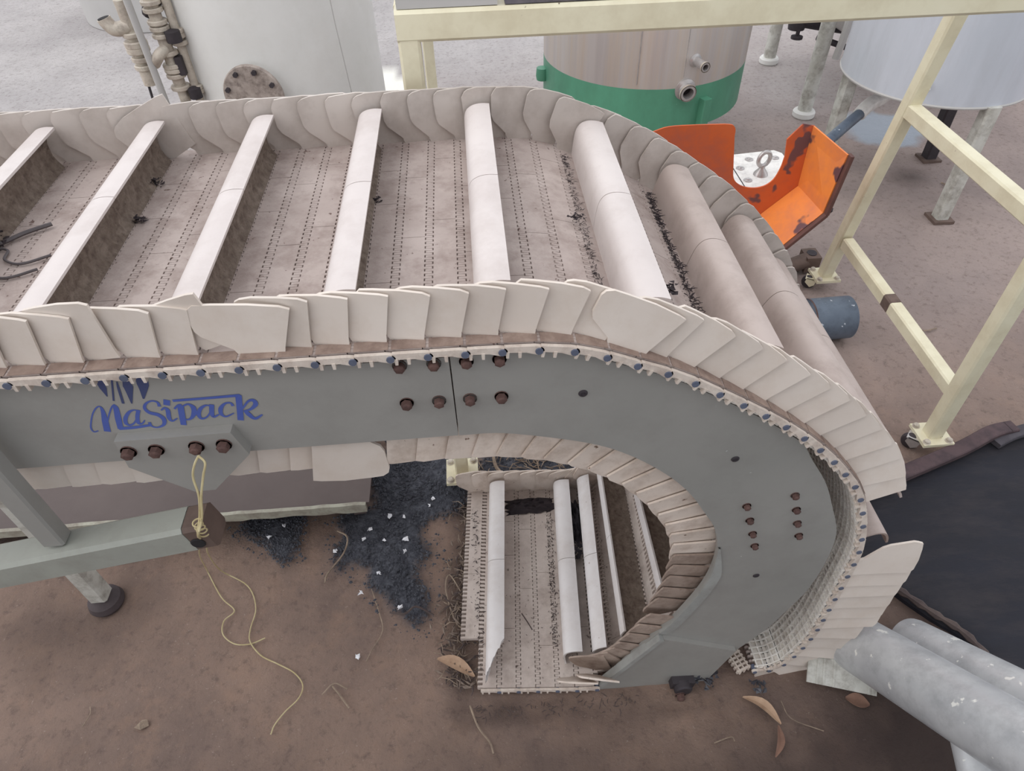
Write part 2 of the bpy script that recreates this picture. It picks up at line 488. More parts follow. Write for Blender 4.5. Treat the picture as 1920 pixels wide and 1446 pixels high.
def build_floor():
    xs = axis_lines(-14, 14, -1.7, 2.9, 0.014)
    ys = axis_lines(-6, 18, 0.3, 4.3, 0.014)
    X, Y = np.meshgrid(xs, ys)
    x, y = X.ravel(), Y.ravel()
    wob = (fbm(x, y, 9, 3, 5) - 0.5) * 0.10
    dc = np.minimum(np.minimum(poly_dist(x, y, COAL_A), poly_dist(x, y, COAL_B) + 0.01), poly_dist(x, y, COAL_C))
    coal = np.clip((0.012 - (dc + wob)) / 0.035, 0, 1)
    pud = np.clip((0.0 - (np.hypot((x-2.47)/0.30, (y-3.82)/0.26) - 1.0 + (fbm(x, y, 6, 3, 9)-0.5)*0.8)) / 0.25, 0, 1)
    pale = np.clip((0.0 - (poly_dist(x, y, [(-0.56, 5.15), (-0.36, 4.95), (-0.33, 4.75), (-0.75, 4.7), (-0.75, 5.1)]))) / 0.03, 0, 1)
    far = np.clip((y - 3.0 - (fbm(x, y, 0.9, 3, 2)-0.5)*2.2 - 0.25*np.clip(x, -1, 3)) / 2.4, 0, 1)
    mid = np.clip((y - 1.35 - (fbm(x, y, 1.6, 3, 3)-0.5)*0.8) / 1.0, 0, 1) * np.clip(0.5 + (x+1.0)/0.6, 0, 1)
    soil = np.clip(((x - 0.55) + (0.72 - y)*0.8 + (fbm(x, y, 5, 4, 6)-0.5)*0.6) / 0.5, 0, 1) * np.clip((0.95 - y)/0.2, 0, 1) * 0.9  # lower right: oily soil plus the painted shade of the pipes
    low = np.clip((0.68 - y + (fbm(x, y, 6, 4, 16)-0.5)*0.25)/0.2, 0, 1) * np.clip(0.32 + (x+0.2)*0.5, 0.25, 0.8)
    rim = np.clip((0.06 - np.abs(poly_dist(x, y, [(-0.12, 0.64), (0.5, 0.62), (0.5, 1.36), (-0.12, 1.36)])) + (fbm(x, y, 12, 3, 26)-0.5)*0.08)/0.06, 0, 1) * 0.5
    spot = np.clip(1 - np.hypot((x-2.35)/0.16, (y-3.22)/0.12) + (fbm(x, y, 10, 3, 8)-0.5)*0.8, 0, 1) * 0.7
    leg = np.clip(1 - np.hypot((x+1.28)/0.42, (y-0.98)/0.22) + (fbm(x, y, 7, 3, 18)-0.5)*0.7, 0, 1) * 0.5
    soil = np.maximum.reduce([soil, low, rim, spot, leg])  # soil still includes the painted pipe shade
    z = (fbm(x, y, 7, 5, 11) - 0.5) * 0.010 + (fbm(x, y, 40, 2, 12)-0.5)*0.003 + coal * (0.004 + (fbm(x, y, 30, 3, 13)) * 0.012)
    z = z * np.clip(1.6 - np.hypot(x-0.5, y-2)/6, 0.2, 1) - 0.004
    nx, ny = len(xs), len(ys)
    me = bpy.data.meshes.new('floor')
    nv, nf = nx*ny, (nx-1)*(ny-1)
    me.vertices.add(nv)
    me.vertices.foreach_set('co', np.stack([x, y, z], 1).ravel())
    i = (np.arange(ny-1)[:, None]*nx + np.arange(nx-1)[None]).ravel()
    loops = np.stack([i, i+1, i+1+nx, i+nx], 1).ravel()
    me.loops.add(nf*4)
    me.loops.foreach_set('vertex_index', loops)
    me.polygons.add(nf)
    me.polygons.foreach_set('loop_start', np.arange(nf)*4)
    me.update(calc_edges=True)
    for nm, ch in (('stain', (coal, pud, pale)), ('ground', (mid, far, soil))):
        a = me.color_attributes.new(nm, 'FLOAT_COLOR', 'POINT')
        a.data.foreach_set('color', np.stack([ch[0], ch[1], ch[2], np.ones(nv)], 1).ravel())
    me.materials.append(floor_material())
    me.shade_smooth()
    o = link('floor', me)
    o['kind'] = 'structure'
    o['label'] = 'brown earth and grey concrete yard floor with coal stains'
    return o


build_floor()
rf = MB().box(-12, 12, -6, -1.6, 3.6, 3.66).build('shade_roof', m_shade_roof)  # unseen roof behind the camera, added to shape the light
rf['kind'] = 'structure'
rf['label'] = 'unseen grey sheet roof behind the camera, sized for its shade'

# ------------------------------------------------------------------ belt conveyor
PITCH = 0.0508
Y0, Y1 = 0.690, 1.345        # belt edges
conv = thing('belt_conveyor', (0, 0, 0), 'long white plastic flighted conveyor belt on grey side plates, hooking down to the ground', 'conveyor')

OUT = [(-1.0947, 1.235), (-0.5, 1.2355), (-0.2, 1.236), (0.0, 1.2355), (0.09, 1.232), (0.15, 1.2195), (0.205, 1.196), (0.283, 1.161), (0.346, 1.122), (0.412, 1.078),
       (0.465, 1.040), (0.521, 0.994), (0.572, 0.945), (0.617, 0.894), (0.668, 0.824), (0.709, 0.73), (0.738, 0.63), (0.748, 0.555), (0.752, 0.476),
       (0.758, 0.339), (0.760, 0.229), (0.748, 0.125), (0.724, 0.045), (0.690, 0.018), (0.655, 0.016)]
INN = [(-0.086, 0.034), (0.05, 0.034), (0.15, 0.034), (0.23, 0.035), (0.285, 0.044), (0.333, 0.08), (0.368, 0.138), (0.395, 0.23), (0.418, 0.325), (0.443, 0.455), (0.448, 0.56), (0.440, 0.645),
       (0.419, 0.722), (0.387, 0.785), (0.351, 0.846), (0.302, 0.908), (0.231, 0.970), (0.156, 1.012), (0.090, 1.036), (0.024, 1.051), (-0.05, 1.055),
       (-0.3, 1.055), (-1.10, 1.054)]
# the slack lower strand carries its flights closer together where it turns up
INN_FLIGHTS = (1, 5, 7, 10, 14, 18, 22, 26, 30, 34, 38, 42, 46, 50)


class Path:
    def __init__(self, pts):
        p = np.array(catmull(pts, 10))
        self.p = p
        self.s = np.concatenate([[0], np.cumsum(np.hypot(*np.diff(p, axis=0).T))])
        self.len = self.s[-1]

    def at(self, s):
        return np.array([np.interp(s, self.s, self.p[:, 0]), np.interp(s, self.s, self.p[:, 1])])

    def frame(self, s0, s1):
        a, b = self.at(s0), self.at(s1)
        t = (b-a)/np.hypot(*(b-a))
        return (a+b)/2, t


def row_matrix(c, t, jx=0.0):
    """belt frame: local x along the belt, y across it, z out of it"""
    return Matrix(((t[0], 0, -t[1], c[0]), (0, 1, 0, 0), (t[1], 0, t[0], c[1]), (0, 0, 0, 1)))


def row_mesh(name, seams, m, y0=Y0, y1=Y1):
    b = MB()
    h = PITCH/2
    # top slabs, parted where two modules of the row meet
    cuts = [y0+0.007] + [q for q in seams if y0 < q < y1] + [y1-0.007]
    for a, c in zip(cuts[:-1], cuts[1:]):
        b.box(-h+0.0072, h-0.0072, a+0.0005, c-0.0005, -0.012, 0.0)
    y = y0 + 0.008
    KP = 0.0125
    while y + KP < y1:
        # knuckles to the left and to the right interlock with the next row's
        for (i, e, ya) in ((-h+0.0072, -h-0.0061, y+0.0003), (h-0.0072, h+0.0061, y+KP/2+0.0003)):
            yb = ya + KP/2 - 0.0006
            s = 1 if e > 0 else -1
            b.add([(i, ya, 0), (e-s*0.0012, ya, -0.0002), (e, ya, -0.003), (e, ya, -0.012), (e-s*0.004, ya, -0.0165), (i, ya, -0.012),
                   (i, yb, 0), (e-s*0.0012, yb, -0.0002), (e, yb, -0.003), (e, yb, -0.012), (e-s*0.004, yb, -0.0165), (i, yb, -0.012)],
                  [(0, 1, 2, 3, 4, 5), (11, 10, 9, 8, 7, 6), (0, 6, 7, 1), (1, 7, 8, 2), (2, 8, 9, 3), (3, 9, 10, 4), (4, 10, 11, 5), (5, 11, 6, 0)])
        y += KP
    return b.mesh(name, m, smooth=0)


def rib_mesh(name, y0=Y0, y1=Y1):
    """the pale ribbed grid on a row's underside"""
    b = MB()
    h = PITCH/2
    b.box(-h+0.0075, h-0.0075, y0+0.008, y1-0.008, -0.0128, -0.0121)
    y = y0 + 0.010
    while y + 0.02 < y1:
        b.box(-h+0.002, h-0.002, y, y+0.0032, -0.0225, -0.0128)
        b.box(-h-0.0055, -h+0.0055, y-0.001, y+0.006, -0.0185, -0.0166)
        y += 0.0165
    for x in (-0.0165, 0.0, 0.0165):
        b.box(x-0.0019, x+0.0019, y0+0.008, y1-0.008, -0.0215, -0.0128)
    return b.mesh(name, m_rib, smooth=0)


def row_end_mesh(name):
    """cheek plate at the belt's edge: flat strip, stub feet and a rounded eye for the hinge rod"""
    b = MB()
    h = PITCH/2
    arc = [(h + 0.0075*math.cos(a), -0.0115 + 0.0075*math.sin(a)) for a in np.linspace(-1.9, 1.5, 9)]
    b.prism([(-h+0.003, -0.003), (-h+0.003, -0.013), (0.008, -0.014)] + arc + [(h-0.006, -0.003)], 0.0, 0.006)
    for x in (-0.018, -0.001):
        b.prism([(x-0.0025, -0.012), (x-0.002, -0.0225), (x+0.002, -0.0225), (x+0.0025, -0.012)], -0.001, 0.007)
    return b.mesh(name, m_edge, smooth=40)


pin_me = MB().tube([(0, Y0-0.0022, 0), (0, Y0+0.02, 0)], 0.0056, 10).mesh('hinge_rod', m_pin)
end_me = row_end_mesh('row_end')
rib_me = rib_mesh('rib_grid')
mudstrip_me = MB().box(-PITCH/2+0.002, PITCH/2-0.002, 0.6965, 0.7155, 0.0001, 0.0009).mesh('dirt_strip', m_strip_mud, smooth=0)
YI = 0.7175
ROWS_OUT = [row_mesh('belt_row', s, m_slab) for s in ([0.80, 1.02, 1.24], [0.92, 1.13], [0.85, 1.08, 1.2], [0.97, 1.17])]
ROWS_LOW = [row_mesh('belt_row', s, m_slab_low, 0.682) for s in ([0.80, 1.02, 1.24], [0.92, 1.13], [0.85, 1.08, 1.2], [0.97, 1.17])]
ROWS_IN = [row_mesh('belt_row', s, m_slab_low, YI) for s in ([0.80, 1.02, 1.24], [0.92, 1.13], [0.85, 1.08, 1.2], [0.97, 1.17])]
ROW_SHORT = row_mesh('belt_row', [1.02], m_slab_low, 0.815, Y1)

# flights: a plate standing on the belt that curls over into a lip
FP = catmull([(-0.003, 0.0), (-0.007, 0.03), (-0.008, 0.05), (-0.003, 0.065), (0.009, 0.0735), (0.025, 0.0765), (0.041, 0.0755)], 4)


def flight_profile(th=0.0048):
    P = np.array(FP)
    T = np.gradient(P, axis=0)
    T /= np.hypot(T[:, 0], T[:, 1])[:, None]
    Nn = np.stack([T[:, 1], -T[:, 0]], 1)      # to the concave side
    inner = P + Nn*th
    return [tuple(q) for q in P], [tuple(q) for q in inner[::-1]]


def flight_mesh(name, y0, y1, m, chop=False):
    a, bq = flight_profile()
    poly = a + bq
    b = MB()
    n = len(poly)
    if not chop:
        b.prism(poly, y0, y1)
        return b.mesh(name, m, smooth=40)
    r = random.Random(3)
    v0 = [(u, y0 + max(0, (u+0.008)/0.049)*0.10 + r.uniform(-0.006, 0.006) + (0.02 if w < 0.03 else 0), w) for u, w in poly]
    v1 = [(u, y1, w) for u, w in poly]
    b.add(v0 + v1, [tuple(range(n)), tuple(range(2*n-1, n-1, -1))] + [(i, i+n, (i+1) % n+n, (i+1) % n) for i in range(n)])
    return b.mesh(name, m, smooth=40)


def mud_mesh(name, y0, y1, seed):
    """crust of dried mud filling the hollow of a flight"""
    r = np.random.default_rng(seed)
    prof = [(0.004, 0.066), (0.019, 0.0685), (0.0235, 0.062), (0.0215, 0.05), (0.020, 0.038), (0.019, 0.026), (0.020, 0.014), (0.026, 0.004), (0.030, 0.0002), (-0.001, 0.0002)]
    ny, n = 70, 10
    V, F = [], []
    for j in range(ny+1):
        for k, (u, w) in enumerate(prof):
            g = 0.0042*(r.random()-0.5) if 2 <= k <= 7 else 0.0
            V.append((u + g, y0 + (y1-y0)*j/ny, w + 0.5*g))
    for j in range(ny):
        for k in range(n):
            F.append((j*n+k, j*n+(k+1) % n, (j+1)*n+(k+1) % n, (j+1)*n+k))
    F += [tuple(range(n)), tuple(ny*n + k for k in range(n-1, -1, -1))]
    return MB().add(V, F).mesh(name, m_mud, smooth=50)


FY0, FYM, FY1 = 0.735, 1.022, 1.302
fl_near = flight_mesh('flight', FY0, FYM-0.0008, m_flight)
fl_far = flight_mesh('flight', FYM+0.0008, FY1, m_flight)
fl_near_d = flight_mesh('flight', FY0, FYM-0.0008, m_flight_d)
fl_far_d = flight_mesh('flight', FYM+0.0008, FY1, m_flight_d)
fl_near_w = flight_mesh('flight', 0.748, FYM-0.0008, m_flight_w)
fl_far_w = flight_mesh('flight', FYM+0.0008, FY1, m_flight_w)
fl_broken = flight_mesh('flight', 0.69, FYM-0.0008, m_flight_w, chop=True)
mud_me = mud_mesh('mud_crust', FY0+0.01, FY1-0.01, 4)

# sidewall plates, one on each row, overlapping like scales
SW = [(0.0, -0.003), (-0.004, 0.010), (-0.031, 0.036), (-0.037, 0.048), (-0.039, 0.084), (-0.036, 0.093), (-0.029, 0.0985), (-0.012, 0.1015), (0.02, 0.1015), (0.05, 0.0985), (0.0605, 0.094), (0.0475, 0.012), (0.0465, -0.003)]


def sidewall_mesh(sgn, m, k):
    r = random.Random(k)
    poly = [(u + (r.uniform(-0.0015, 0.0015) if w > 0.02 else 0), w + (r.uniform(-0.0012, 0.0012) if w > 0.05 else 0)) for u, w in SW]
    b = MB()
    b.prism(poly, -0.0022, 0.0022)
    # left end lies to the inside of its neighbour
    sl = -0.15*sgn
    b.v = [(u, y + sl*(u-0.01) + sgn*0.0*w, w) for u, y, w in b.v]
    me = b.mesh('sidewall_plate', m, smooth=0)
    return me


sw_near = [sidewall_mesh(1, m_side, k) for k in range(4)]
sw_far = [sidewall_mesh(-1, m_side_far, k) for k in range(4)]
sw_in_near = [sidewall_mesh(1, m_side_in, k+9) for k in range(4)]
sw_in_mud = [sidewall_mesh(1, m_side_mud, k+13) for k in range(4)]
sw_in_far = [sidewall_mesh(-1, m_side_in, k+20) for k in range(4)]


def child(name, me, mw, parent=conv):
    o = bpy.data.objects.new(name, me)
    COL.objects.link(o)
    o.parent = parent
    o.matrix_basis = mw
    return o


OUT_FLIGHTS = (1, 5, 9, 13, 17, 21, 25, 29, 33, 36, 39, 42, 46, 50)


def lay_belt(path, nrows, rows, inner):
    r = random.Random(11 if inner else 5)
    for j in range(nrows):
        s0, s1 = j*PITCH, (j+1)*PITCH
        if s1 > path.len + 0.02:
            break
        c, t = path.frame(s0, s1)
        mw = row_matrix(c, t)
        if inner and j < 14:
            # the loose end lies a few degrees askew on the ground
            yaw = -0.068*min(1.0, (14-j)/6.0)
            pv = Vector((c[0], 1.30, c[1]))
            drift = sum(PITCH*path.frame(k*PITCH, (k+1)*PITCH)[1][0]*0.068*min(1.0, (14-k)/6.0) for k in range(j, 14))
            mw = Matrix.Translation((0, drift - 0.014, 0)) @ Matrix.Translation(pv) @ Matrix.Rotation(yaw, 4, 'Z') @ Matrix.Translation(-pv) @ mw
        short = inner and j == 0
        low = inner and j < 7
        row = child('belt_row', ROW_SHORT if short else (ROWS_LOW if low else rows)[j % 4], mw)
        if not inner or (low and not short):
            ye = Y0 if not inner else 0.682
            child('row_end', end_me, Matrix.Translation((0, ye, 0)), row)
            child('hinge_rod', pin_me, Matrix.Translation((PITCH/2, ye-Y0, -0.0115)), row)
        if not inner:
            child('rib_grid', rib_me, Matrix.Identity(4), row)
            if c[1] > 0.8:
                child('dirt_strip', mudstrip_me, Matrix.Identity(4), row)
        # flights on every fourth row, in two halves
        if (j in INN_FLIGHTS) if inner else (j in OUT_FLIGHTS):
            if not inner:
                dusty = c[0] > 0.3
                q = (fl_near_d, fl_far_d) if dusty else (fl_near, fl_far)
            else:
                q = (fl_broken if j == 1 else fl_near_w, fl_far_w) if j < 20 else (fl_near_d, fl_far_d)
            fm = mw if inner or j < 25 else mw @ Matrix.Translation((0.010, 0, 0)) @ Matrix.Rotation(-0.19, 4, 'Y')
            child('flight', q[0], fm)
            f = child('flight', q[1], fm)
            if (not inner and c[0] < 0.1) or (inner and 8 < j < 20):
                child('mud_crust', mud_me, Matrix.Identity(4), f)
        # sidewalls
        jit = Matrix.Rotation(r.uniform(-0.03, 0.03), 4, 'Y')
        base = mw @ Matrix.Translation((-PITCH/2, 0, 0)) @ jit
        if not inner:
            gap = (c[0] > 0.6 and 0.538 < c[1] < 0.76)
            if not gap:
                k = j
                off = 0.0
                brk = {15: -0.010, 25: -0.010}.get(j, 0.0)
                low_set = c[1] < 0.55
                hs = (1.3 if c[1] > 0.26 else 1.1) if low_set else 0.82
                mwn = base @ Matrix.Translation((0, (0.697 if low_set else 0.7195) + brk, 0)) @ Matrix.Scale(hs, 4, (0, 0, 1))
                if j == 15:
                    mwn = mwn @ Matrix.Rotation(0.08, 4, 'Z') @ Matrix.Rotation(0.06, 4, 'Y') @ Matrix.Scale(1.32, 4, (1, 0, 0))
                if j == 25:
                    mwn = mwn @ Matrix.Rotation(0.08, 4, 'Z') @ Matrix.Rotation(0.06, 4, 'Y') @ Matrix.Scale(1.3, 4, (1, 0, 0))
                if j == 14:
                    mwn = mwn @ Matrix.Translation((0.006, 0, 0)) @ Matrix.Rotation(-0.42, 4, 'Y') @ Matrix.Translation((0.0, 0, 0.006))
                if j == 11:
                    mwn = mwn @ Matrix.Rotation(-0.16, 4, 'Y') @ Matrix.Scale(1.12, 4, (0, 0, 1))
                if j == 38:
                    mwn = mwn @ Matrix.Translation((0, -0.004, 0.0)) @ Matrix.Rotation(-0.16, 4, 'X')
                child('sidewall_plate', sw_near[j % 4], mwn)
            mwf = base @ Matrix.Translation((0, 1.318, 0))
            if j == 10:
                mwf = mwf @ Matrix.Translation((0, -0.010, 0)) @ Matrix.Rotation(-0.5, 4, 'Y') @ Matrix.Scale(1.25, 4, (1, 0, 0))
            if j == 25:
                mwf = mwf @ Matrix.Translation((0, -0.010, 0)) @ Matrix.Rotation(-0.10, 4, 'Z')
            child('sidewall_plate', sw_far[j % 4], mwf)
        else:
            if j >= 7:
                mset = sw_in_mud if c[1] < 0.60 else (sw_near if c[1] > 1.0 and c[0] < -0.22 else sw_in_near)
                yy = 0.729
                mwn = base @ Matrix.Translation((0, yy, 0)) @ Matrix.Scale(0.93, 4, (0, 0, 1))
                if abs(c[0] + 0.262) < 0.0256 and c[1] > 1.0:
                    mwn = mwn @ Matrix.Translation((0.0, -0.013, -0.004)) @ Matrix.Scale(1.28, 4, (1, 0, 0)) @ Matrix.Scale(1.30, 4, (0, 0, 1)) @ Matrix.Rotation(0.06, 4, 'Z')
                if not (abs(c[0] + 0.211) < 0.0256 and c[1] > 1.0):
                    child('sidewall_plate', mset[j % 4], mwn)
            child('sidewall_plate', sw_in_far[j % 4], base @ Matrix.Translation((0, 1.318, 0)))


po, pi_ = Path(OUT), Path(INN)
lay_belt(po, 60, ROWS_OUT, False)
lay_belt(pi_, 60, ROWS_IN, True)
# last loose near sidewalls of the belt end on the ground
for (x, z, a) in ((0.165, 0.036, -0.06), (0.205, 0.046, 0.12)):
    child('sidewall_plate', sw_in_near[1], Matrix.Translation((x, 0.712, z)) @ Matrix.Rotation(a, 4, 'Y') @ Matrix.Rotation(0.5, 4, 'X'))
# stray half module hanging from the outer strand's end
stray = MB()
for k in range(7):
    stray.box(-0.020, 0.022, k*0.011, k*0.011+0.0055, -0.016, -0.004)
for x in (-0.014, 0.0, 0.014):
    stray.box(x-0.0018, x+0.0018, -0.003, 0.078, -0.018, -0.002)
c_, t_ = po.frame(po.len-0.02, po.len)
child('stray_module', stray.mesh('stray_module', m_edge, smooth=0), row_matrix(c_, t_) @ Matrix.Translation((0.04, 0.70, 0.006)) @ Matrix.Rotation(-0.35, 4, 'Z'))

# side plates
PY = 0.703
KS = PY/0.680


def ps(x, z):
    return (x*KS, 1.85 - (1.85 - z)*KS)


def under_belt(x0, x1):
    P = po.p
    T = np.gradient(P, axis=0)
    T /= np.hypot(T[:, 0], T[:, 1])[:, None]
    Q = np.stack([P[:, 0] + T[:, 1]*0.026, P[:, 1] - T[:, 0]*0.026], 1)
    return [tuple(q) for q in Q if x0 <= q[0] <= x1 and q[1] > 0.9]


XJ = -0.0485*KS
outer = [(XJ, 1.2095)] + under_belt(XJ + 0.01, 0.525) + [tuple(q) for q in catmull([(0.548, 0.915), (0.595, 0.842), ps(0.611, 0.799), ps(0.650, 0.70), ps(0.661, 0.585), ps(0.655, 0.48), ps(0.637, 0.406), ps(0.61, 0.31), ps(0.566, 0.215), ps(0.52, 0.12)], 6)]
inner = catmull([(-0.0485, 1.070), (0.023, 1.067), (0.147, 1.031), (0.22, 0.991), (0.287, 0.933), (0.335, 0.875), (0.371, 0.814), (0.402, 0.755), (0.421, 0.681), (0.425, 0.60), (0.413, 0.515), (0.375, 0.39), (0.33, 0.29), (0.27, 0.15)], 6)
inner = [ps(*p) for p in inner]


def plates(y0, y1):
    p1 = MB().prism([ps(*p) for p in ((-1.10, 1.064), (-0.050, 1.0705), (-0.0505, 1.2302), (-1.10, 1.2302))], y0, y1).build('side_plate', m_plate, conv, smooth=0)
    b = MB()
    n = len(outer)
    m_ = len(inner)
    # strip of quads between the two curves
    O = [np.array(p) for p in outer]
    so = np.linspace(0, 1, 90)

    def even(c):
        c = np.array(c)
        l = np.concatenate([[0], np.cumsum(np.hypot(*np.diff(c, axis=0).T))])
        return np.stack([np.interp(so*l[-1], l, c[:, k]) for k in (0, 1)], 1)
    oi, ii = even(outer), even(inner)
    V = [(p[0], y0, p[1]) for p in oi] + [(p[0], y0, p[1]) for p in ii] + [(p[0], y1, p[1]) for p in oi] + [(p[0], y1, p[1]) for p in ii]
    K = 90
    F = []
    for i in range(K-1):
        F += [(i, i+1, K+i+1, K+i), (2*K+i+1, 2*K+i, 3*K+i, 3*K+i+1), (i+1, i, 2*K+i, 2*K+i+1), (K+i, K+i+1, 3*K+i+1, 3*K+i)]
    F += [(0, K, 3*K, 2*K), (K-1, 2*K-1, 4*K-1, 3*K-1)]
    b.add(V, F)
    p2 = b.build('curved_side_plate', m_plate, conv, smooth=30)
    return p1, p2


plate, cplate = plates(PY, PY+0.012)
far_a = MB().prism([(-1.10, 1.045), (-0.05, 1.05), (-0.05, 1.205), (-1.10, 1.205)], 1.306, 1.312).build('side_plate', m_plate, conv, smooth=0)
# foot plate bolted on at the bottom, with its thick left edge
MB().prism([(0.374, 0.271), (0.569, 0.169), (0.525, -0.006), (0.243, -0.006), (0.239, 0.013)], PY-0.012, PY).build('foot_plate', m_plate, conv, smooth=0)
MB().prism([(0.240, 0.010), (0.374, 0.270), (0.363, 0.278), (0.229, 0.018)], PY-0.016, PY+0.004).build('plate_edge', m_strip, conv, smooth=0)
# pale wear strip along the plate's inner edge
sp_ = catmull([ps(*q) for q in [(0.4215, 0.69), (0.4255, 0.60), (0.4135, 0.515), (0.3755, 0.39), (0.352, 0.34)]], 8)
so_ = [(p[0] + 0.022*k, p[1] - 0.006*k) for p, k in zip(sp_, np.concatenate([np.linspace(0.15, 1, 10), np.ones(len(sp_)-10)]))]
b = MB()
nn = len(sp_)
V = [(p[0]-0.001, PY-0.005, p[1]) for p in sp_] + [(p[0], PY-0.005, p[1]) for p in so_] + [(p[0]-0.001, PY+0.002, p[1]) for p in sp_] + [(p[0], PY+0.002, p[1]) for p in so_]
F = []
for i in range(nn-1):
    F += [(i, i+1, nn+i+1, nn+i), (nn+i, nn+i+1, 3*nn+i+1, 3*nn+i), (i+1, i, 2*nn+i, 2*nn+i+1)]
b.add(V, F).build('wear_strip', m_strip, conv)

# bolts
bm_ = MB()
hexa = [(0.0092*math.cos(a), 0.0092*math.sin(a)) for a in [math.pi/3*k for k in range(6)]]
bm_.prism(hexa, -0.011, -0.002)
bm_.lathe([(0.0, -0.014), (0.005, -0.0135), (0.0075, -0.011)], 12, axis=(0, 1, 0))
bm_.lathe([(0.0115, -0.0025), (0.0115, 0.0), (0.0, 0.0)], 16, axis=(0, 1, 0))
bolt_me = bm_.mesh('bolt', m_rust, smooth=30)
screw_me = MB().lathe([(0.0, -0.0006), (0.004, -0.0006), (0.0042, -0.002), (0.0075, -0.0012), (0.008, 0.0)], 16, axis=(0, 1, 0)).mesh('screw', m_darkiron)


def bolt(x, z, y=PY, s=0.9, parent=conv, me=bolt_me):
    o = child('screw' if me is screw_me else 'bolt', me, Matrix.Translation((x, y, z)) @ Matrix.Rotation(random.uniform(0, 1), 4, 'Y') @ Matrix.Scale(s, 4), parent)
    return o


for x in (-0.117, -0.071, -0.027, 0.018):
    bolt(*ps(x, 1.149))
    bolt(*ps(x, 1.222))
for x, z in ((0.447, 0.823), (0.463, 0.776), (0.479, 0.729), (0.493, 0.685), (0.529, 0.845), (0.544, 0.799), (0.558, 0.754), (0.573, 0.710)):
    bolt(*ps(x, z), s=0.72)
for x, z in ((0.136, 1.143), (0.397, 0.962), (0.524, 0.566)):
    bolt(*ps(x, z), me=screw_me, y=PY-0.0005)
# belt tensioner on the foot plate
tb = MB().box(-0.03, 0.03, -0.02, 0.0, -0.012, 0.02).lathe([(0.0, -0.034), (0.02, -0.034), (0.024, -0.03), (0.024, -0.012), (0.0, -0.012)], 18, axis=(0, 1, 0)).build('tensioner', m_darkiron, conv)
tb.matrix_basis = Matrix.Translation((0.452, PY-0.012, 0.022)) @ Matrix.Rotation(0.1, 4, 'Y')
bolt(0.445, 0.006, y=PY-0.045, s=1.2)

# hanger bracket on the side plate
hb = MB().prism([ps(*p) for p in ((-0.531, 1.128), (-0.368, 1.130), (-0.356, 1.080), (-0.430, 1.003), (-0.462, 1.002), (-0.534, 1.070))], PY-0.017, PY).build('hanger_bracket', m_plate, conv, smooth=0)
for x, z in ((-0.519, 1.106), (-0.480, 1.106), (-0.423, 1.107), (-0.384, 1.107)):
    bolt(*ps(x, z), y=PY-0.017, s=1.0)

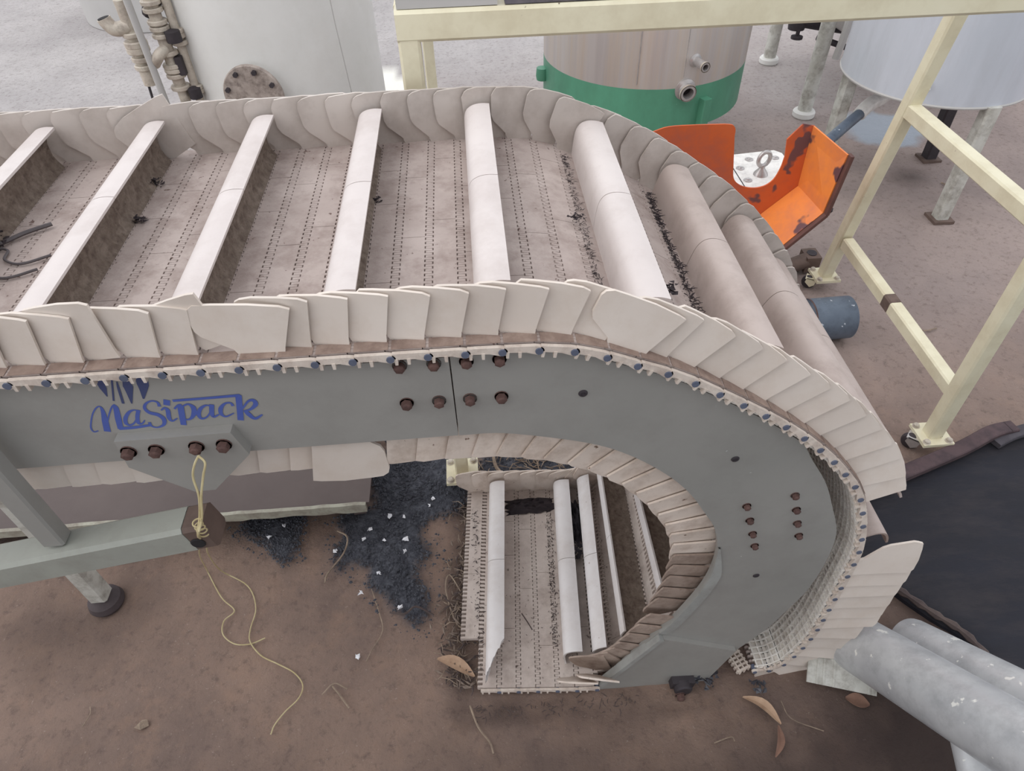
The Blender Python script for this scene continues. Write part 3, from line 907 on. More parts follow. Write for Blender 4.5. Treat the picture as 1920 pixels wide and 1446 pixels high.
# printed lettering on the straight side plate (flat strokes)
LOGO = {'logo_lettering': [
    ([(-0.5541, 1.1361), (-0.5609, 1.1345), (-0.5617, 1.1418), (-0.5564, 1.1539), (-0.5465, 1.1707), (-0.5366, 1.1818), (-0.5306, 1.1833), (-0.5314, 1.1732), (-0.5367, 1.1545), (-0.5428, 1.1331)], [0.00149, 0.00168, 0.00168, 0.00149, 0.00149, 0.00149, 0.00186, 0.0041, 0.00633, 0.00671]),
    ([(-0.5393, 1.1436), (-0.5274, 1.1646), (-0.5162, 1.181), (-0.5099, 1.1854)], [0.00149, 0.00149, 0.00168, 0.00261]),
    ([(-0.5131, 1.1847), (-0.5115, 1.1792), (-0.5173, 1.158), (-0.5231, 1.1362)], [0.00261, 0.00522, 0.00633, 0.00559]),
    ([(-0.5252, 1.1378), (-0.5048, 1.1376), (-0.4806, 1.1401)], [0.00447, 0.0041, 0.00335]),
    ([(-0.4858, 1.1684), (-0.4887, 1.1725), (-0.4972, 1.1696), (-0.507, 1.1583), (-0.5109, 1.1476), (-0.5073, 1.143), (-0.4989, 1.1477), (-0.4896, 1.1606), (-0.4843, 1.171)], [0.00168, 0.00186, 0.00298, 0.0041, 0.0041, 0.00261, 0.00186, 0.00168, 0.00168]),
    ([(-0.4838, 1.172), (-0.491, 1.158), (-0.4941, 1.1458), (-0.4892, 1.145), (-0.4835, 1.1511)], [0.00373, 0.0041, 0.00373, 0.00186, 0.0013]),
    ([(-0.4537, 1.1759), (-0.4533, 1.1844), (-0.4601, 1.1877), (-0.469, 1.1834), (-0.4742, 1.1748), (-0.4715, 1.1656), (-0.4618, 1.1599), (-0.4576, 1.1503), (-0.4617, 1.1395), (-0.4716, 1.1346), (-0.4788, 1.1376), (-0.4795, 1.1462)], [0.00335, 0.00261, 0.00186, 0.00261, 0.00335, 0.00447, 0.00522, 0.00484, 0.00335, 0.00186, 0.00224, 0.00335]),
    ([(-0.4394, 1.1878), (-0.4433, 1.1775)], [0.00633, 0.00633]),
    ([(-0.4544, 1.1684), (-0.4479, 1.1726), (-0.4458, 1.167), (-0.4495, 1.1522), (-0.4475, 1.1456), (-0.4388, 1.1503)], [0.00149, 0.00261, 0.00447, 0.00447, 0.00224, 0.00149]),
    ([(-0.4358, 1.1692), (-0.4284, 1.176), (-0.4237, 1.1755)], [0.00224, 0.00224, 0.00373]),
    ([(-0.4255, 1.1757), (-0.43, 1.1571), (-0.4351, 1.1358)], [0.00633, 0.00633, 0.00596]),
    ([(-0.4234, 1.1733), (-0.4146, 1.1767), (-0.41, 1.1701), (-0.4129, 1.1581), (-0.4217, 1.1473), (-0.4308, 1.1466)], [0.00186, 0.00261, 0.00522, 0.00522, 0.00261, 0.00186]),
    ([(-0.3854, 1.1689), (-0.3916, 1.1722), (-0.4009, 1.1664), (-0.4072, 1.1561), (-0.407, 1.1469), (-0.3998, 1.1478), (-0.3921, 1.1559), (-0.3854, 1.1689)], [0.00168, 0.00224, 0.00373, 0.00447, 0.00335, 0.00186, 0.00168, 0.00168]),
    ([(-0.3835, 1.173), (-0.3883, 1.1583), (-0.389, 1.1484), (-0.3797, 1.1524)], [0.00484, 0.00484, 0.00335, 0.0013]),
    ([(-0.356, 1.1672), (-0.3577, 1.1736), (-0.3658, 1.1728), (-0.3742, 1.1636), (-0.3768, 1.1529), (-0.3721, 1.1471), (-0.3591, 1.153)], [0.00335, 0.00224, 0.00261, 0.00447, 0.0041, 0.00224, 0.0013]),
    ([(-0.4322, 1.1854), (-0.3897, 1.1859), (-0.3405, 1.187)], [0.00335, 0.00335, 0.00373]),
    ([(-0.3424, 1.188), (-0.3477, 1.165), (-0.3544, 1.1374)], [0.00633, 0.00633, 0.00633]),
    ([(-0.3447, 1.1609), (-0.3334, 1.1741), (-0.3257, 1.1755), (-0.3248, 1.1675), (-0.3344, 1.1583), (-0.3445, 1.1557)], [0.00199, 0.00248, 0.00447, 0.00497, 0.00298, 0.00199]),
    ([(-0.3427, 1.157), (-0.3398, 1.1482), (-0.3338, 1.139), (-0.3215, 1.1459)], [0.00397, 0.00546, 0.00397, 0.00174])],
    'logo_emblem': [
    ([(-0.5105, 1.2316), (-0.5118, 1.2177), (-0.5133, 1.2015)], [0.00745, 0.00671, 0.00075]),
    ([(-0.4928, 1.2358), (-0.5086, 1.1927)], [0.00179, 0.00179]),
    ([(-0.4895, 1.2275), (-0.4924, 1.2158), (-0.4984, 1.1864)], [0.00112, 0.00261, 0.00261]),
    ([(-0.4785, 1.2304), (-0.4791, 1.2175), (-0.4874, 1.1852)], [0.00447, 0.00968, 0.00112]),
    ([(-0.4565, 1.2352), (-0.459, 1.2186), (-0.4686, 1.1928)], [0.01192, 0.01118, 0.00149])]}


def stroke(b, pts, w, y):
    """flat ribbon of varying width lying in the plate's plane"""
    pts = [ps(*p) for p in pts]
    P = np.array(catmull(pts, 6)) if len(pts) > 2 else np.array(pts, float)
    W = np.interp(np.linspace(0, 1, len(P)), np.linspace(0, 1, len(w)), w)*1.38
    T = np.gradient(P, axis=0)
    T /= np.maximum(np.hypot(T[:, 0], T[:, 1]), 1e-9)[:, None]
    Nn = np.stack([-T[:, 1], T[:, 0]], 1)
    A, B = P + Nn*W[:, None]/2, P - Nn*W[:, None]/2
    n = len(P)
    b.add([(p[0], y, p[1]) for p in A] + [(p[0], y, p[1]) for p in B], [(i, i+1, n+i+1, n+i) for i in range(n-1)])


for nm, mt in (('logo_lettering', m_logo), ('logo_emblem', m_logo_d)):
    if nm in LOGO:
        b = MB()
        for k, (pts, w) in enumerate(LOGO[nm]):
            stroke(b, pts, w, PY - 0.0006 - 0.00002*k)
        o = b.build(nm, mt, conv, smooth=0)

# ------------------------------------------------------------------ conveyor stand on the left
st = thing('conveyor_stand', (-1.16, 1.06, 0), 'grey-green steel stand with a sloping beam under the left end of the conveyor', 'stand')
d = Vector((-0.445, 0.665, 0.925)) - Vector((-0.84, 0.665, 0.847))
p0 = Vector((-0.497, 0.665, 0.905))
MB().bar(p0 - d*1.5, p0, 0.055, 0.062).build('beam', m_beam, st)
MB().bar(p0 + d*0.002, p0 + d*0.085, 0.054, 0.060).build('beam_end', m_rustbrown, st)
MB().lathe([(0.0, -0.0015), (0.0105, -0.0015), (0.012, 0.0)], 16, center=p0 + d*0.03 + Vector((0, -0.0285, -0.006)), axis=(0, 1, 0)).build('drilled_hole', m_hole, st)
MB().bar((-0.722, 0.668, 0.90), (-0.722, 0.668, 1.20), 0.036, 0.03, up=(0, 1, 0)).build('post', m_plate, st)
lg_ = MB().bar((-1.165, 1.06, 0.045), (-1.165, 1.06, 0.80), 0.05, 0.05, up=(0, 1, 0)).build('leg', m_leg, st)
MB().lathe([(0.0, 0.0), (0.046, 0.0), (0.05, 0.01), (0.045, 0.028), (0.024, 0.042), (0.022, 0.055), (0.0, 0.055)], 24, center=(-1.165, 1.06, -0.002)).build('foot', m_rubberfoot, st)
MB().bar((-1.165, 1.03, 0.78), (-1.165, 0.62, 0.792), 0.05, 0.05).build('cross_beam', m_beam, st)

# tray under the conveyor
tr = thing('sheet_steel_tray', (-1.0, 1.4, 0.1), 'brown-grey sheet steel tray lying under the conveyor arm, grey front lip flaking', 'tray')
MB().box(-2.3, -0.39, 1.262, 1.95, 0.112, 0.122).build('tray_sheet', m_tray, tr, smooth=0)
b = MB()
r = random.Random(2)
top, bot = [], []
for i in range(60):
    x = -2.3 + 1.90*i/59
    top.append((x, 0.126 + r.uniform(-0.002, 0.002)))
    bot.append((x, 0.092 + r.uniform(-0.006, 0.004)))
b.prism(top + bot[::-1], 1.250, 1.262)
b.build('front_lip', m_traylip, tr, smooth=0)
for x in (-2.2, -0.46):
    for y in (1.30, 1.90):
        MB().box(x, x+0.04, y, y+0.04, -0.002, 0.112).build('leg', m_tray, tr)

# wire tied round the bracket's bolt, its loose ends lying on the ground
tw = MB()
W1 = [(-0.431, 0.668, 1.080), (-0.437, 0.657, 1.072), (-0.445, 0.652, 1.05), (-0.444, 0.640, 1.02), (-0.452, 0.628, 0.985), (-0.462, 0.615, 0.955)]
W2 = [(-0.431, 0.668, 1.080), (-0.420, 0.657, 1.076), (-0.428, 0.650, 1.055), (-0.440, 0.638, 1.02), (-0.448, 0.626, 0.985), (-0.460, 0.613, 0.955)]
G1 = [(-0.562, 0.75, 0.744), (-0.738, 0.95, 0.385), (-0.885, 1.13, 0.03), (-0.828, 1.044, 0.006), (-0.78, 0.998, 0.006), (-0.803, 0.968, 0.006), (-0.797, 0.927, 0.006), (-0.758, 0.896, 0.006), (-0.713, 0.892, 0.006), (-0.675, 0.906, 0.006)]
G2 = [(-0.555, 0.75, 0.737), (-0.702, 0.93, 0.413), (-0.824, 1.10, 0.06), (-0.756, 1.073, 0.008), (-0.719, 1.001, 0.006), (-0.722, 0.937, 0.006), (-0.714, 0.897, 0.009), (-0.677, 0.856, 0.006), (-0.628, 0.829, 0.006), (-0.578, 0.8, 0.006), (-0.55, 0.765, 0.006), (-0.556, 0.731, 0.006), (-0.586, 0.7, 0.006), (-0.608, 0.669, 0.006), (-0.614, 0.646, 0.006)]
tw.tube(catmull(W1 + G1, 6), 0.0018, 6)
tw.tube(catmull(W2 + G2, 6), 0.0018, 6)
tw.tube([(-0.455 + 0.007*math.cos(a), 0.620 + 0.006*math.sin(a), 0.985 - a*0.0014) for a in np.linspace(0, 25, 70)], 0.0013, 5)
tag(tw.build('tie_wire', m_wire), 'yellowed wire looped on a bracket bolt, its ends curling over the brown ground', 'wire')

# ------------------------------------------------------------------ cream frame on castors
fr = thing('rolling_stand', (0.7, 1.9, 0), 'cream-painted square-tube stand on castors behind the conveyor', 'stand')
ZP = 0.062
FL, FR, RR, RL = (-0.104, 1.40), (1.487, 1.41), (1.487, 2.325), (-0.104, 2.33)
ztop = 1.405
tops = {'FL': (-0.104, 1.40), 'FR': (1.487, 1.425), 'RR': (1.487, 2.10), 'RL': (-0.104, 2.33)}
for nm, (x, y) in (('FL', FL), ('FR', FR), ('RR', RR), ('RL', RL)):
    X, Y = tops[nm]
    w = 0.042 if nm == 'FL' else (0.034 if nm == 'RL' else 0.05)
    if nm == 'RL':
        x, X = x-0.012, X-0.012
    MB().bar((x, y, ZP+0.004), (X, Y, ztop), w, w, up=(0, 1, 0)).build('post', m_cream, fr)
    bp = MB().box(x-0.052, x+0.052, y-0.05, y+0.05, ZP-0.006, ZP+0.006).build('base_plate', m_cream, fr, smooth=0)
    for sx in (-1, 1):
        for sy in (-1, 1):
            MB().lathe([(0.0, 0.012), (0.006, 0.012), (0.0095, 0.009), (0.0095, 0.002), (0.013, 0.0015), (0.013, 0.0)], 10, center=(x+sx*0.038, y+sy*0.037, ZP+0.006)).build('bolt', m_brass, bp)
    # castor: fork and wheel under the plate
    a = {'FL': 1.2, 'FR': 2.4, 'RR': 2.6, 'RL': 0.4}[nm]
    ox = {'FL': 0.0, 'FR': -0.05, 'RR': -0.05, 'RL': 0.0}[nm]
    fk = MB()
    for s in (-1, 1):
        fk.prism([(-0.02, 0.0), (0.02, 0.0), (0.024, -0.02), (0.0, -0.04), (-0.016, -0.026)], s*0.018-0.002, s*0.018+0.002)
    fk.box(-0.026, 0.026, -0.02, 0.02, -0.004, 0.0)
    fo = fk.build('castor_fork', m_cream if nm == 'RR' else m_chrome, fr)
    fo.matrix_basis = Matrix.Translation((x+ox, y, ZP-0.006)) @ Matrix.Rotation(a, 4, 'Z')
    wo = MB().lathe([(0.0, -0.012), (0.02, -0.012), (0.028, -0.009), (0.030, 0.0), (0.028, 0.009), (0.02, 0.012), (0.0, 0.012)], 20, axis=(0, 1, 0)).build('castor_wheel', m_darkiron, fr)
    wo.matrix_basis = Matrix.Translation((x+ox+0.01*math.cos(a), y+0.01*math.sin(a), 0.030)) @ Matrix.Rotation(a, 4, 'Z')
MB().bar((-0.125, 1.402, 1.428), (1.56, 1.402, 1.424), 0.05, 0.056).build('front_beam', m_cream, fr)
MB().bar((-0.125, 2.31, 1.428), (1.56, 2.11, 1.428), 0.05, 0.056).build('rear_beam', m_cream, fr)
for x in (-0.104, 1.487):
    MB().bar((x, 1.43, 1.428), (x, 2.12 if x > 0 else 2.29, 1.428), 0.05, 0.056).build('side_beam', m_cream, fr)
MB().bar((1.487, 2.19, 0.845), (1.487, 1.435, 0.845), 0.045, 0.05).build('crossbar', m_cream, fr)
lb = MB().bar((1.487, 2.25, 0.272), (1.487, 1.43, 0.258), 0.045, 0.05).build('crossbar', m_cream, fr)
MB().bar((1.487, 1.89, 0.2665), (1.487, 1.842, 0.2657), 0.0465, 0.0515).build('rusty_collar', m_rustbrown, lb)
bd = MB().box(0.08, 0.96, 1.385, 1.60, 1.457, 1.478).build('tabletop_board', m_dark_board, None, smooth=0)
tag(bd, 'dark stained board lying along the top beam of the cream frame', 'board')
bd2 = MB().box(-0.12, 0.066, 1.385, 1.48, 1.457, 1.474).build('steel_strip', m_tank_grey, None, smooth=0)
tag(bd2, 'short scuffed pale strip on the left corner of the cream frame', 'strip')

# ------------------------------------------------------------------ tanks and pipework behind
def cyl_tank(name, c, r, z0, z1, m, label, floor=True, n=64):
    t = thing(name, (c[0], c[1], 0), label, 'tank')
    o = MB().lathe([(0.0, z0), (r-0.006, z0), (r, z0+0.006), (r, z1-0.05), (r-0.02, z1), (r*0.6, z1+0.09), (0.0, z1+0.13)], n, center=(c[0], c[1], 0)).build('tank_body', m, t)
    return t


t1 = cyl_tank('storage_tank', (-0.885, 3.6), 0.462, -0.003, 2.2, m_tank, 'tall white cylindrical tank with a round blanking flange, left behind the conveyor')
ax = Vector((-0.10, -0.99, 0.0)).normalized()
fc = Vector((-0.885, 3.6, 0.655)) + ax*0.462
MB().lathe([(0.105, -0.03), (0.105, 0.03), (0.0, 0.03)], 28, center=fc, axis=ax).build('flange_neck', m_tank, t1)
fl = MB().lathe([(0.0, 0.028), (0.128, 0.028), (0.132, 0.032), (0.132, 0.046), (0.128, 0.05), (0.0, 0.05)], 32, center=fc, axis=ax).build('blanking_flange', m_flange, t1)
sx = ax.cross(Vector((0, 0, 1))).normalized()
for k in range(8):
    q = fc + ax*0.05 + (sx*math.cos(k*math.pi/4+0.3) + Vector((0, 0, 1))*math.sin(k*math.pi/4+0.3))*0.108
    MB().lathe([(0.0, 0.014), (0.011, 0.014), (0.011, 0.0)], 6, center=q, axis=ax).build('flange_bolt', m_darkiron, fl)
b = MB().tube([(-0.55, 3.21, 2.0), (-0.553, 3.212, 1.2), (-0.545, 3.209, 0.9), (-0.53, 3.222, 0.55), (-0.50, 3.25, 0.3)], 0.0025, 5).build('sight_line', m_tank_grey, t1)

tg = cyl_tank('background_tank', (-2.62, 6.9), 0.66, -0.003, 2.4, m_tank_grey, 'plain grey cylindrical tank far behind the pipe manifold')

# pipe manifold: three risers with fittings, valves and an open elbow
pm = thing('pipe_manifold', (-1.40, 3.4, 0), 'pale pipe manifold of vertical risers, valves and elbow left of the white tank', 'pipework')
YP = 3.4


def collars(b, x, y, zs, r, h=0.022):
    for z in zs:
        b.lathe([(0.0, -h/2), (r*1.08, -h/2), (r*1.2, -h/3), (r*1.2, h/3), (r*1.08, h/2), (0.0, h/2)], 14, center=(x, y, z))


MB().tube([(-1.425, YP-0.06, -0.07), (-1.425, YP-0.06, 1.6)], 0.016, 12).build('thin_riser', m_tank_grey, pm)
b = MB().tube([(-1.483, YP, 0.62), (-1.483, YP, 0.70)], 0.034, 14)
b.tube([(-1.483, YP, 0.70), (-1.483, YP, 0.98)], 0.026, 14)
collars(b, -1.483, YP, (0.70, 0.735), 0.037)
collars(b, -1.483, YP, (0.775, 0.80), 0.042, 0.03)
collars(b, -1.483, YP, (0.84,), 0.036)
drop = b.build('drop_valve', m_brass, pm)
e = catmull([(-1.483, YP, 0.875), (-1.51, YP-0.01, 0.868), (-1.545, YP-0.02, 0.872), (-1.565, YP-0.02, 0.90), (-1.57, YP-0.02, 0.915)], 6)
eo = MB().tube(e, 0.031, 14).build('open_elbow', m_brass, pm)
MB().lathe([(0.026, -0.02), (0.026, 0.001), (0.0, 0.001)], 14, center=(-1.5705, YP-0.02, 0.9165), axis=(-0.2, 0, 1)).build('elbow_bore', m_hole, eo)
MB().tube([(-1.49, YP-0.02, 0.63), (-1.492, YP-0.03, 0.56)], 0.006, 6).build('valve_handle', m_darkiron, pm)
MB().tube([(-1.455, YP-0.01, 0.64), (-1.45, YP-0.01, 0.57)], 0.008, 6).build('valve_handle', m_darkiron, pm)
b = MB().tube([(-1.355, YP, -0.07), (-1.355, YP, 0.62)], 0.024, 14)
b.tube([(-1.355, YP, 0.62), (-1.352, YP, 1.5)], 0.028, 14)
collars(b, -1.355, YP, (0.60, 0.655, 0.68, 0.70, 0.755), 0.037, 0.02)
collars(b, -1.354, YP, (0.83, 0.86, 0.885, 0.935, 0.965), 0.036, 0.02)
b.tube(catmull([(-1.355, YP-0.02, 0.775), (-1.375, YP-0.05, 0.765), (-1.40, YP-0.05, 0.74), (-1.42, YP-0.03, 0.72)], 5), 0.024, 12)
b.build('riser', m_brass, pm)
b = MB().tube([(-1.295, YP+0.02, -0.07), (-1.295, YP+0.02, 1.5)], 0.020, 12)
collars(b, -1.295, YP+0.02, (0.57, 0.59, 0.79, 0.82, 0.84), 0.03, 0.02)
b.build('riser', m_brass, pm)
MB().lathe([(0.0, -0.03), (0.034, -0.025), (0.034, 0.02), (0.0, 0.03)], 12, center=(-1.30, YP-0.02, 0.83)).build('dark_union', m_darkiron, pm)
MB().lathe([(0.0, -0.03), (0.03, -0.025), (0.03, 0.02), (0.0, 0.03)], 12, center=(-1.295, YP-0.01, 0.575)).build('dark_union', m_darkiron, pm)
MB().box(-1.33, -1.30, YP-0.03, YP+0.04, 0.66, 0.74).build('valve_body', m_darkiron, pm, smooth=0)
MB().tube([(-1.40, YP+0.05, 0.90), (-1.36, YP+0.04, 0.96), (-1.33, YP+0.02, 1.0)], [0.03, 0.04, 0.03], 10).build('dark_coupling', m_darkiron, pm)

k_ = 0.955
pm.scale = (k_, k_, k_)
pm.location = (-1.40*k_, 3.4*k_, 1.85*(1-k_))

# green-banded steel tank
gt = thing('process_tank', (0.93, 3.70, 0), 'stainless steel tank with a green-painted lower band and two open nozzles', 'tank')
gc, gr = (0.93, 3.70), 0.52
MB().lathe([(gr, 0.552), (gr, 1.5), (gr-0.02, 1.53), (0.0, 1.6)], 72, center=(*gc, 0)).build('steel_shell', m_steel, gt)
MB().lathe([(0.0, 0.33), (gr-0.03, 0.34), (gr, 0.352), (gr, 0.552)], 72, center=(*gc, 0)).build('green_band', m_green, gt)
MB().tube([(1.005, 3.188, 0.60), (1.005, 3.186, 1.3)], 0.003, 6).build('weld_seam', m_chrome, gt)
MB().tube([(0.79, 3.198, 0.575), (0.79, 3.198, 0.65), (0.793, 3.197, 1.3)], 0.0025, 6).build('weld_seam', m_chrome, gt)
def nozzle(c, ax, r, l, flare):
    ax = Vector(ax).normalized()
    o = MB().lathe([(r+flare, -0.02), (r+flare, 0.006), (r, 0.012), (r, l), (r*0.72, l), (r*0.72, 0.004), (0.0, 0.004)], 24, center=c, axis=ax).build('nozzle', m_chrome, gt)
    MB().lathe([(0.0, 0.0), (r*0.70, 0.0)], 20, center=Vector(c)+ax*(0.006), axis=ax).build('nozzle_bore', m_hole, o)
    MB().lathe([(r, l-0.012), (r+0.004, l-0.01), (r+0.004, l)], 24, center=c, axis=ax).build('nozzle_rim', m_brass, o)
nozzle((1.02, 3.188, 0.545), (0.13, -0.95, -0.1), 0.036, 0.045, 0.014)
nozzle((1.05, 3.196, 0.672), (0.22, -0.97, 0.0), 0.019, 0.10, 0.010)
for ang in (-1.18, 2.6, 0.8):
    x, y = gc[0] + math.cos(ang)*(gr+0.01), gc[1] + math.sin(ang)*(gr+0.01)
    MB().bar((x, y, 0.0), (x, y, 0.49), 0.06, 0.045, up=(-math.sin(ang), math.cos(ang), 0)).build('leg', m_green, gt)
lx, ly = 0.93 - gr, 3.72
MB().lathe([(0.0, 0.0), (0.03, 0.0), (0.034, 0.02), (0.03, 0.06), (0.0, 0.06)], 14, center=(lx-0.012, ly-0.05, 0.44)).build('lug', m_green, gt)

# pale tank on square legs, right
rt = thing('raised_tank', (2.22, 3.2, 0), 'pale grey cylindrical tank on square legs behind the cream frame, upper right', 'tank')
tc, trr = (2.22, 3.2), 0.415
MB().lathe([(0.0, 0.50), (0.10, 0.50), (trr-0.03, 0.545), (trr, 0.55), (trr, 1.9), (0.0, 2.0)], 72, center=(*tc, 0)).build('tank_body', m_tank_blue, rt)
MB().lathe([(trr+0.002, 0.55), (trr+0.004, 0.556), (trr, 0.562)], 72, center=(*tc, 0)).build('bottom_weld', m_tank_grey, rt)
for x, y, m in ((2.275, 2.80, m_leg), (1.865, 3.28, m_leg), (2.53, 3.40, m_darkiron)):
    lg = MB().bar((x, y, 0.008), (x, y, 0.56), 0.062, 0.062, up=(0, 1, 0)).build('leg', m, rt)
    MB().box(x-0.05, x+0.05, y-0.05, y+0.05, -0.004, 0.010).build('foot_plate', m_rustbrown, lg, smooth=0)
MB().lathe([(0.0, 0.0), (0.007, 0.0), (0.007, 0.05), (0.0, 0.05)], 10, center=(1.985, 2.862, 0.665), axis=(-0.2, -0.6, -0.7)).build('drip_spout', m_white, rt)
dp = MB().tube([(1.91, 3.168, 0.39), (1.802, 3.08, 0.371), (1.712, 3.0, 0.36), (1.62, 2.92, 0.345)], 0.026, 14)
dpo = MB().tube(catmull([(2.13, 3.28, 0.53), (2.085, 3.268, 0.45), (2.035, 3.25, 0.42), (1.98, 3.22, 0.414), (1.937, 3.19, 0.403), (1.90, 3.16, 0.388)], 6), 0.033, 16).build('drain_elbow', m_white, rt)
dp.build('drain_pipe', m_bluegrey, rt)

# small white tank on round legs behind the frame, with its dark valve
wt = thing('small_tank', (2.60, 4.45, 0), 'white tank on round collared legs with a dark valve beneath, behind the frame', 'tank')
MB().lathe([(0.0, 0.30), (0.30, 0.36), (0.54, 0.50), (0.56, 0.54), (0.56, 1.3), (0.0, 1.4)], 48, center=(2.62, 4.47, 0)).build('tank_body', m_tank, wt)
for x, y in ((2.142, 4.90), (2.057, 4.02), (3.0, 4.1), (3.0, 4.9)):
    lg = MB().tube([(x, y, 0.02), (x, y, 0.56)], 0.042, 16).build('leg', m_leg, wt)
    MB().lathe([(0.0, -0.003), (0.06, -0.003), (0.066, 0.005), (0.066, 0.03), (0.058, 0.04), (0.04, 0.04)], 20, center=(x, y, 0)).build('foot_collar', m_tank, lg)
b = MB().tube([(2.05, 4.42, 0.42), (2.20, 4.43, 0.40), (2.5, 4.40, 0.36)], [0.03, 0.042, 0.045], 12)
b.lathe([(0.0, -0.05), (0.05, -0.045), (0.055, 0.0), (0.05, 0.045), (0.0, 0.05)], 14, center=(2.06, 4.42, 0.42))
b.lathe([(0.0, 0.0), (0.036, 0.002), (0.036, 0.016), (0.012, 0.02), (0.012, 0.06)], 14, center=(2.06, 4.38, 0.33))
b.tube([(2.18, 4.36, 0.34), (2.42, 4.30, 0.27)], 0.018, 8)
b.build('dark_valve', m_darkiron, wt)
MB().tube(catmull([(2.16, 3.98, 0.62), (2.14, 3.96, 0.56), (2.13, 3.95, 0.46), (2.12, 3.95, 0.36)], 5), 0.022, 10).build('side_pipe', m_tank_grey, wt)

# ------------------------------------------------------------------ orange guard and gearbox
og = thing('orange_guard', (1.1, 2.3, 0.0), 'orange-painted sheet steel guard with a round cut-out and bent flaps behind the belt', 'guard')
R1 = [(0.62, 0.30), (0.62, 0.70)] + catmull([(0.64, 0.762), (0.70, 0.779), (0.80, 0.780)], 4) + catmull([(0.90, 0.777), (0.93, 0.772), (0.943, 0.755), (0.945, 0.73)], 4) + \
     catmull([(0.963, 0.625), (0.976, 0.565), (1.008, 0.533), (1.055, 0.519), (1.10, 0.523), (1.132, 0.548), (1.148, 0.595), (1.152, 0.64)], 4) + [(1.143, 0.706), (1.188, 0.762), (1.232, 0.752), (1.241, 0.515), (1.134, 0.412), (1.02, 0.30)]
b = MB().prism(R1, 2.300, 2.306)
b.build('back_plate', m_orange_back, og, smooth=0)
def quad_plate(name, P, th, m, parent):
    P = [Vector(p) for p in P]
    n = (P[1]-P[0]).cross(P[2]-P[0]).normalized()*th
    return MB().add(P + [p+n for p in P], [(0, 1, 2, 3), (7, 6, 5, 4), (0, 4, 5, 1), (1, 5, 6, 2), (2, 6, 7, 3), (3, 7, 4, 0)]).build(name, m, parent, smooth=0)
A0, A1, A2 = (1.232, 2.3, 0.752), (1.241, 2.3, 0.515), (1.134, 2.3, 0.412)
B0, B1, B2 = (1.287, 2.12, 0.728), (1.268, 2.12, 0.503), (1.154, 2.12, 0.374)
A3, B3 = (0.98, 2.3, 0.26), (0.99, 2.12, 0.20)
quad_plate('side_flap', [A0, A1, B1, B0], 0.006, m_orange, og)
quad_plate('lower_flap', [A1, A2, B2, B1], 0.006, m_orange, og)
quad_plate('lower_flap', [A2, A3, B3, B2], 0.006, m_orange, og)
b = MB()
for p, q in ((B0, B1), (B1, B2), (B2, B3)):
    b.bar(Vector(p)+Vector((0.006, -0.004, 0)), Vector(q)+Vector((0.006, -0.004, 0)), 0.014, 0.030, up=(0, 1, 0))
b.build('rim', m_orange_edge, og)
MB().lathe([(0.0, 0.03), (0.012, 0.03), (0.012, 0.0)], 6, center=(1.288, 2.16, 0.50), axis=(0.9, 0, -0.4)).build('bolt', m_darkiron, og)
MB().bar((1.0, 2.30, 0.0), (1.0, 2.30, 0.40), 0.05, 0.03, up=(0, 1, 0)).build('support_leg', m_orange_edge, og)
MB().bar((0.66, 2.31, 0.0), (0.66, 2.31, 0.40), 0.05, 0.03, up=(0, 1, 0)).build('support_leg', m_orange_edge, og)

gb = thing('gearbox', (1.13, 2.52, 0), 'white-painted gearbox with bolted lid and a lifting eye, seen through the orange guard', 'gearbox')
MB().box(0.985, 1.30, 2.37, 2.68, -0.003, 0.45).build('gear_case', m_white, gb)
lid = MB().prism([(0.975, 2.40), (1.0, 2.37), (1.30, 2.37), (1.315, 2.40), (1.315, 2.66), (1.29, 2.69), (1.0, 2.66), (0.975, 2.62)], 0.45, 0.468, axis='z').build('lid', m_white, gb, smooth=0)
MB().box(1.070, 1.0735, 2.372, 2.67, 0.4681, 0.4692).build('lid_joint', m_darkiron, lid, smooth=0)
for x, y in ((1.03, 2.46), (1.10, 2.45), (1.10, 2.55), (1.16, 2.62), (1.27, 2.62), (1.24, 2.44)):
    MB().lathe([(0.0, 0.008), (0.007, 0.008), (0.009, 0.004), (0.017, 0.003), (0.018, 0.0)], 12, center=(x, y, 0.468)).build('lid_bolt', m_chrome, lid)
ey = MB().tube([(1.165 + 0.026*math.cos(a), 2.49 + 0.008*math.cos(a), 0.535 + 0.029*math.sin(a)) for a in np.linspace(0, 2*math.pi, 25)], 0.0085, 10, cap=False)
ey.lathe([(0.030, 0.0), (0.026, 0.010), (0.012, 0.028), (0.010, 0.042)], 14, center=(1.165, 2.49, 0.468))
ey.build('lifting_eye', m_chrome, gb)
bk = MB().tube([(1.30, 2.40, 0.04), (1.475, 2.46, 0.055)], 0.035, 12)
bk.box(1.445, 1.51, 2.42, 2.50, 0.01, 0.085)
bko = bk.build('shaft_end', m_rustbrown)
tag(bko, 'rusty brown shaft end block on the ground below the orange guard', 'shaft')
MB().lathe([(0.0, 0.006), (0.012, 0.006), (0.022, 0.004), (0.022, 0.0)], 14, center=(1.478, 2.46, 0.085)).build('bolt', m_darkiron, bko)

# blue-grey roller lying on the ground
rl = thing('steel_roller', (1.40, 1.98, 0), 'chipped blue-grey steel roller lying on the ground below the cream frame', 'roller')
RA = Vector((1.0, 0.02, 0)).normalized()
MB().lathe([(0.0, 0.0), (0.078, 0.0), (0.085, 0.004), (0.085, 0.166), (0.080, 0.17), (0.074, 0.168), (0.0, 0.166)], 40, center=(1.285, 2.015, 0.083), axis=RA).build('drum', m_bluegrey, rl)
MB().lathe([(0.086, 0.0), (0.086, 0.006)], 40, center=(1.283, 2.015, 0.083), axis=RA).build('rusty_rim', m_rust, rl)

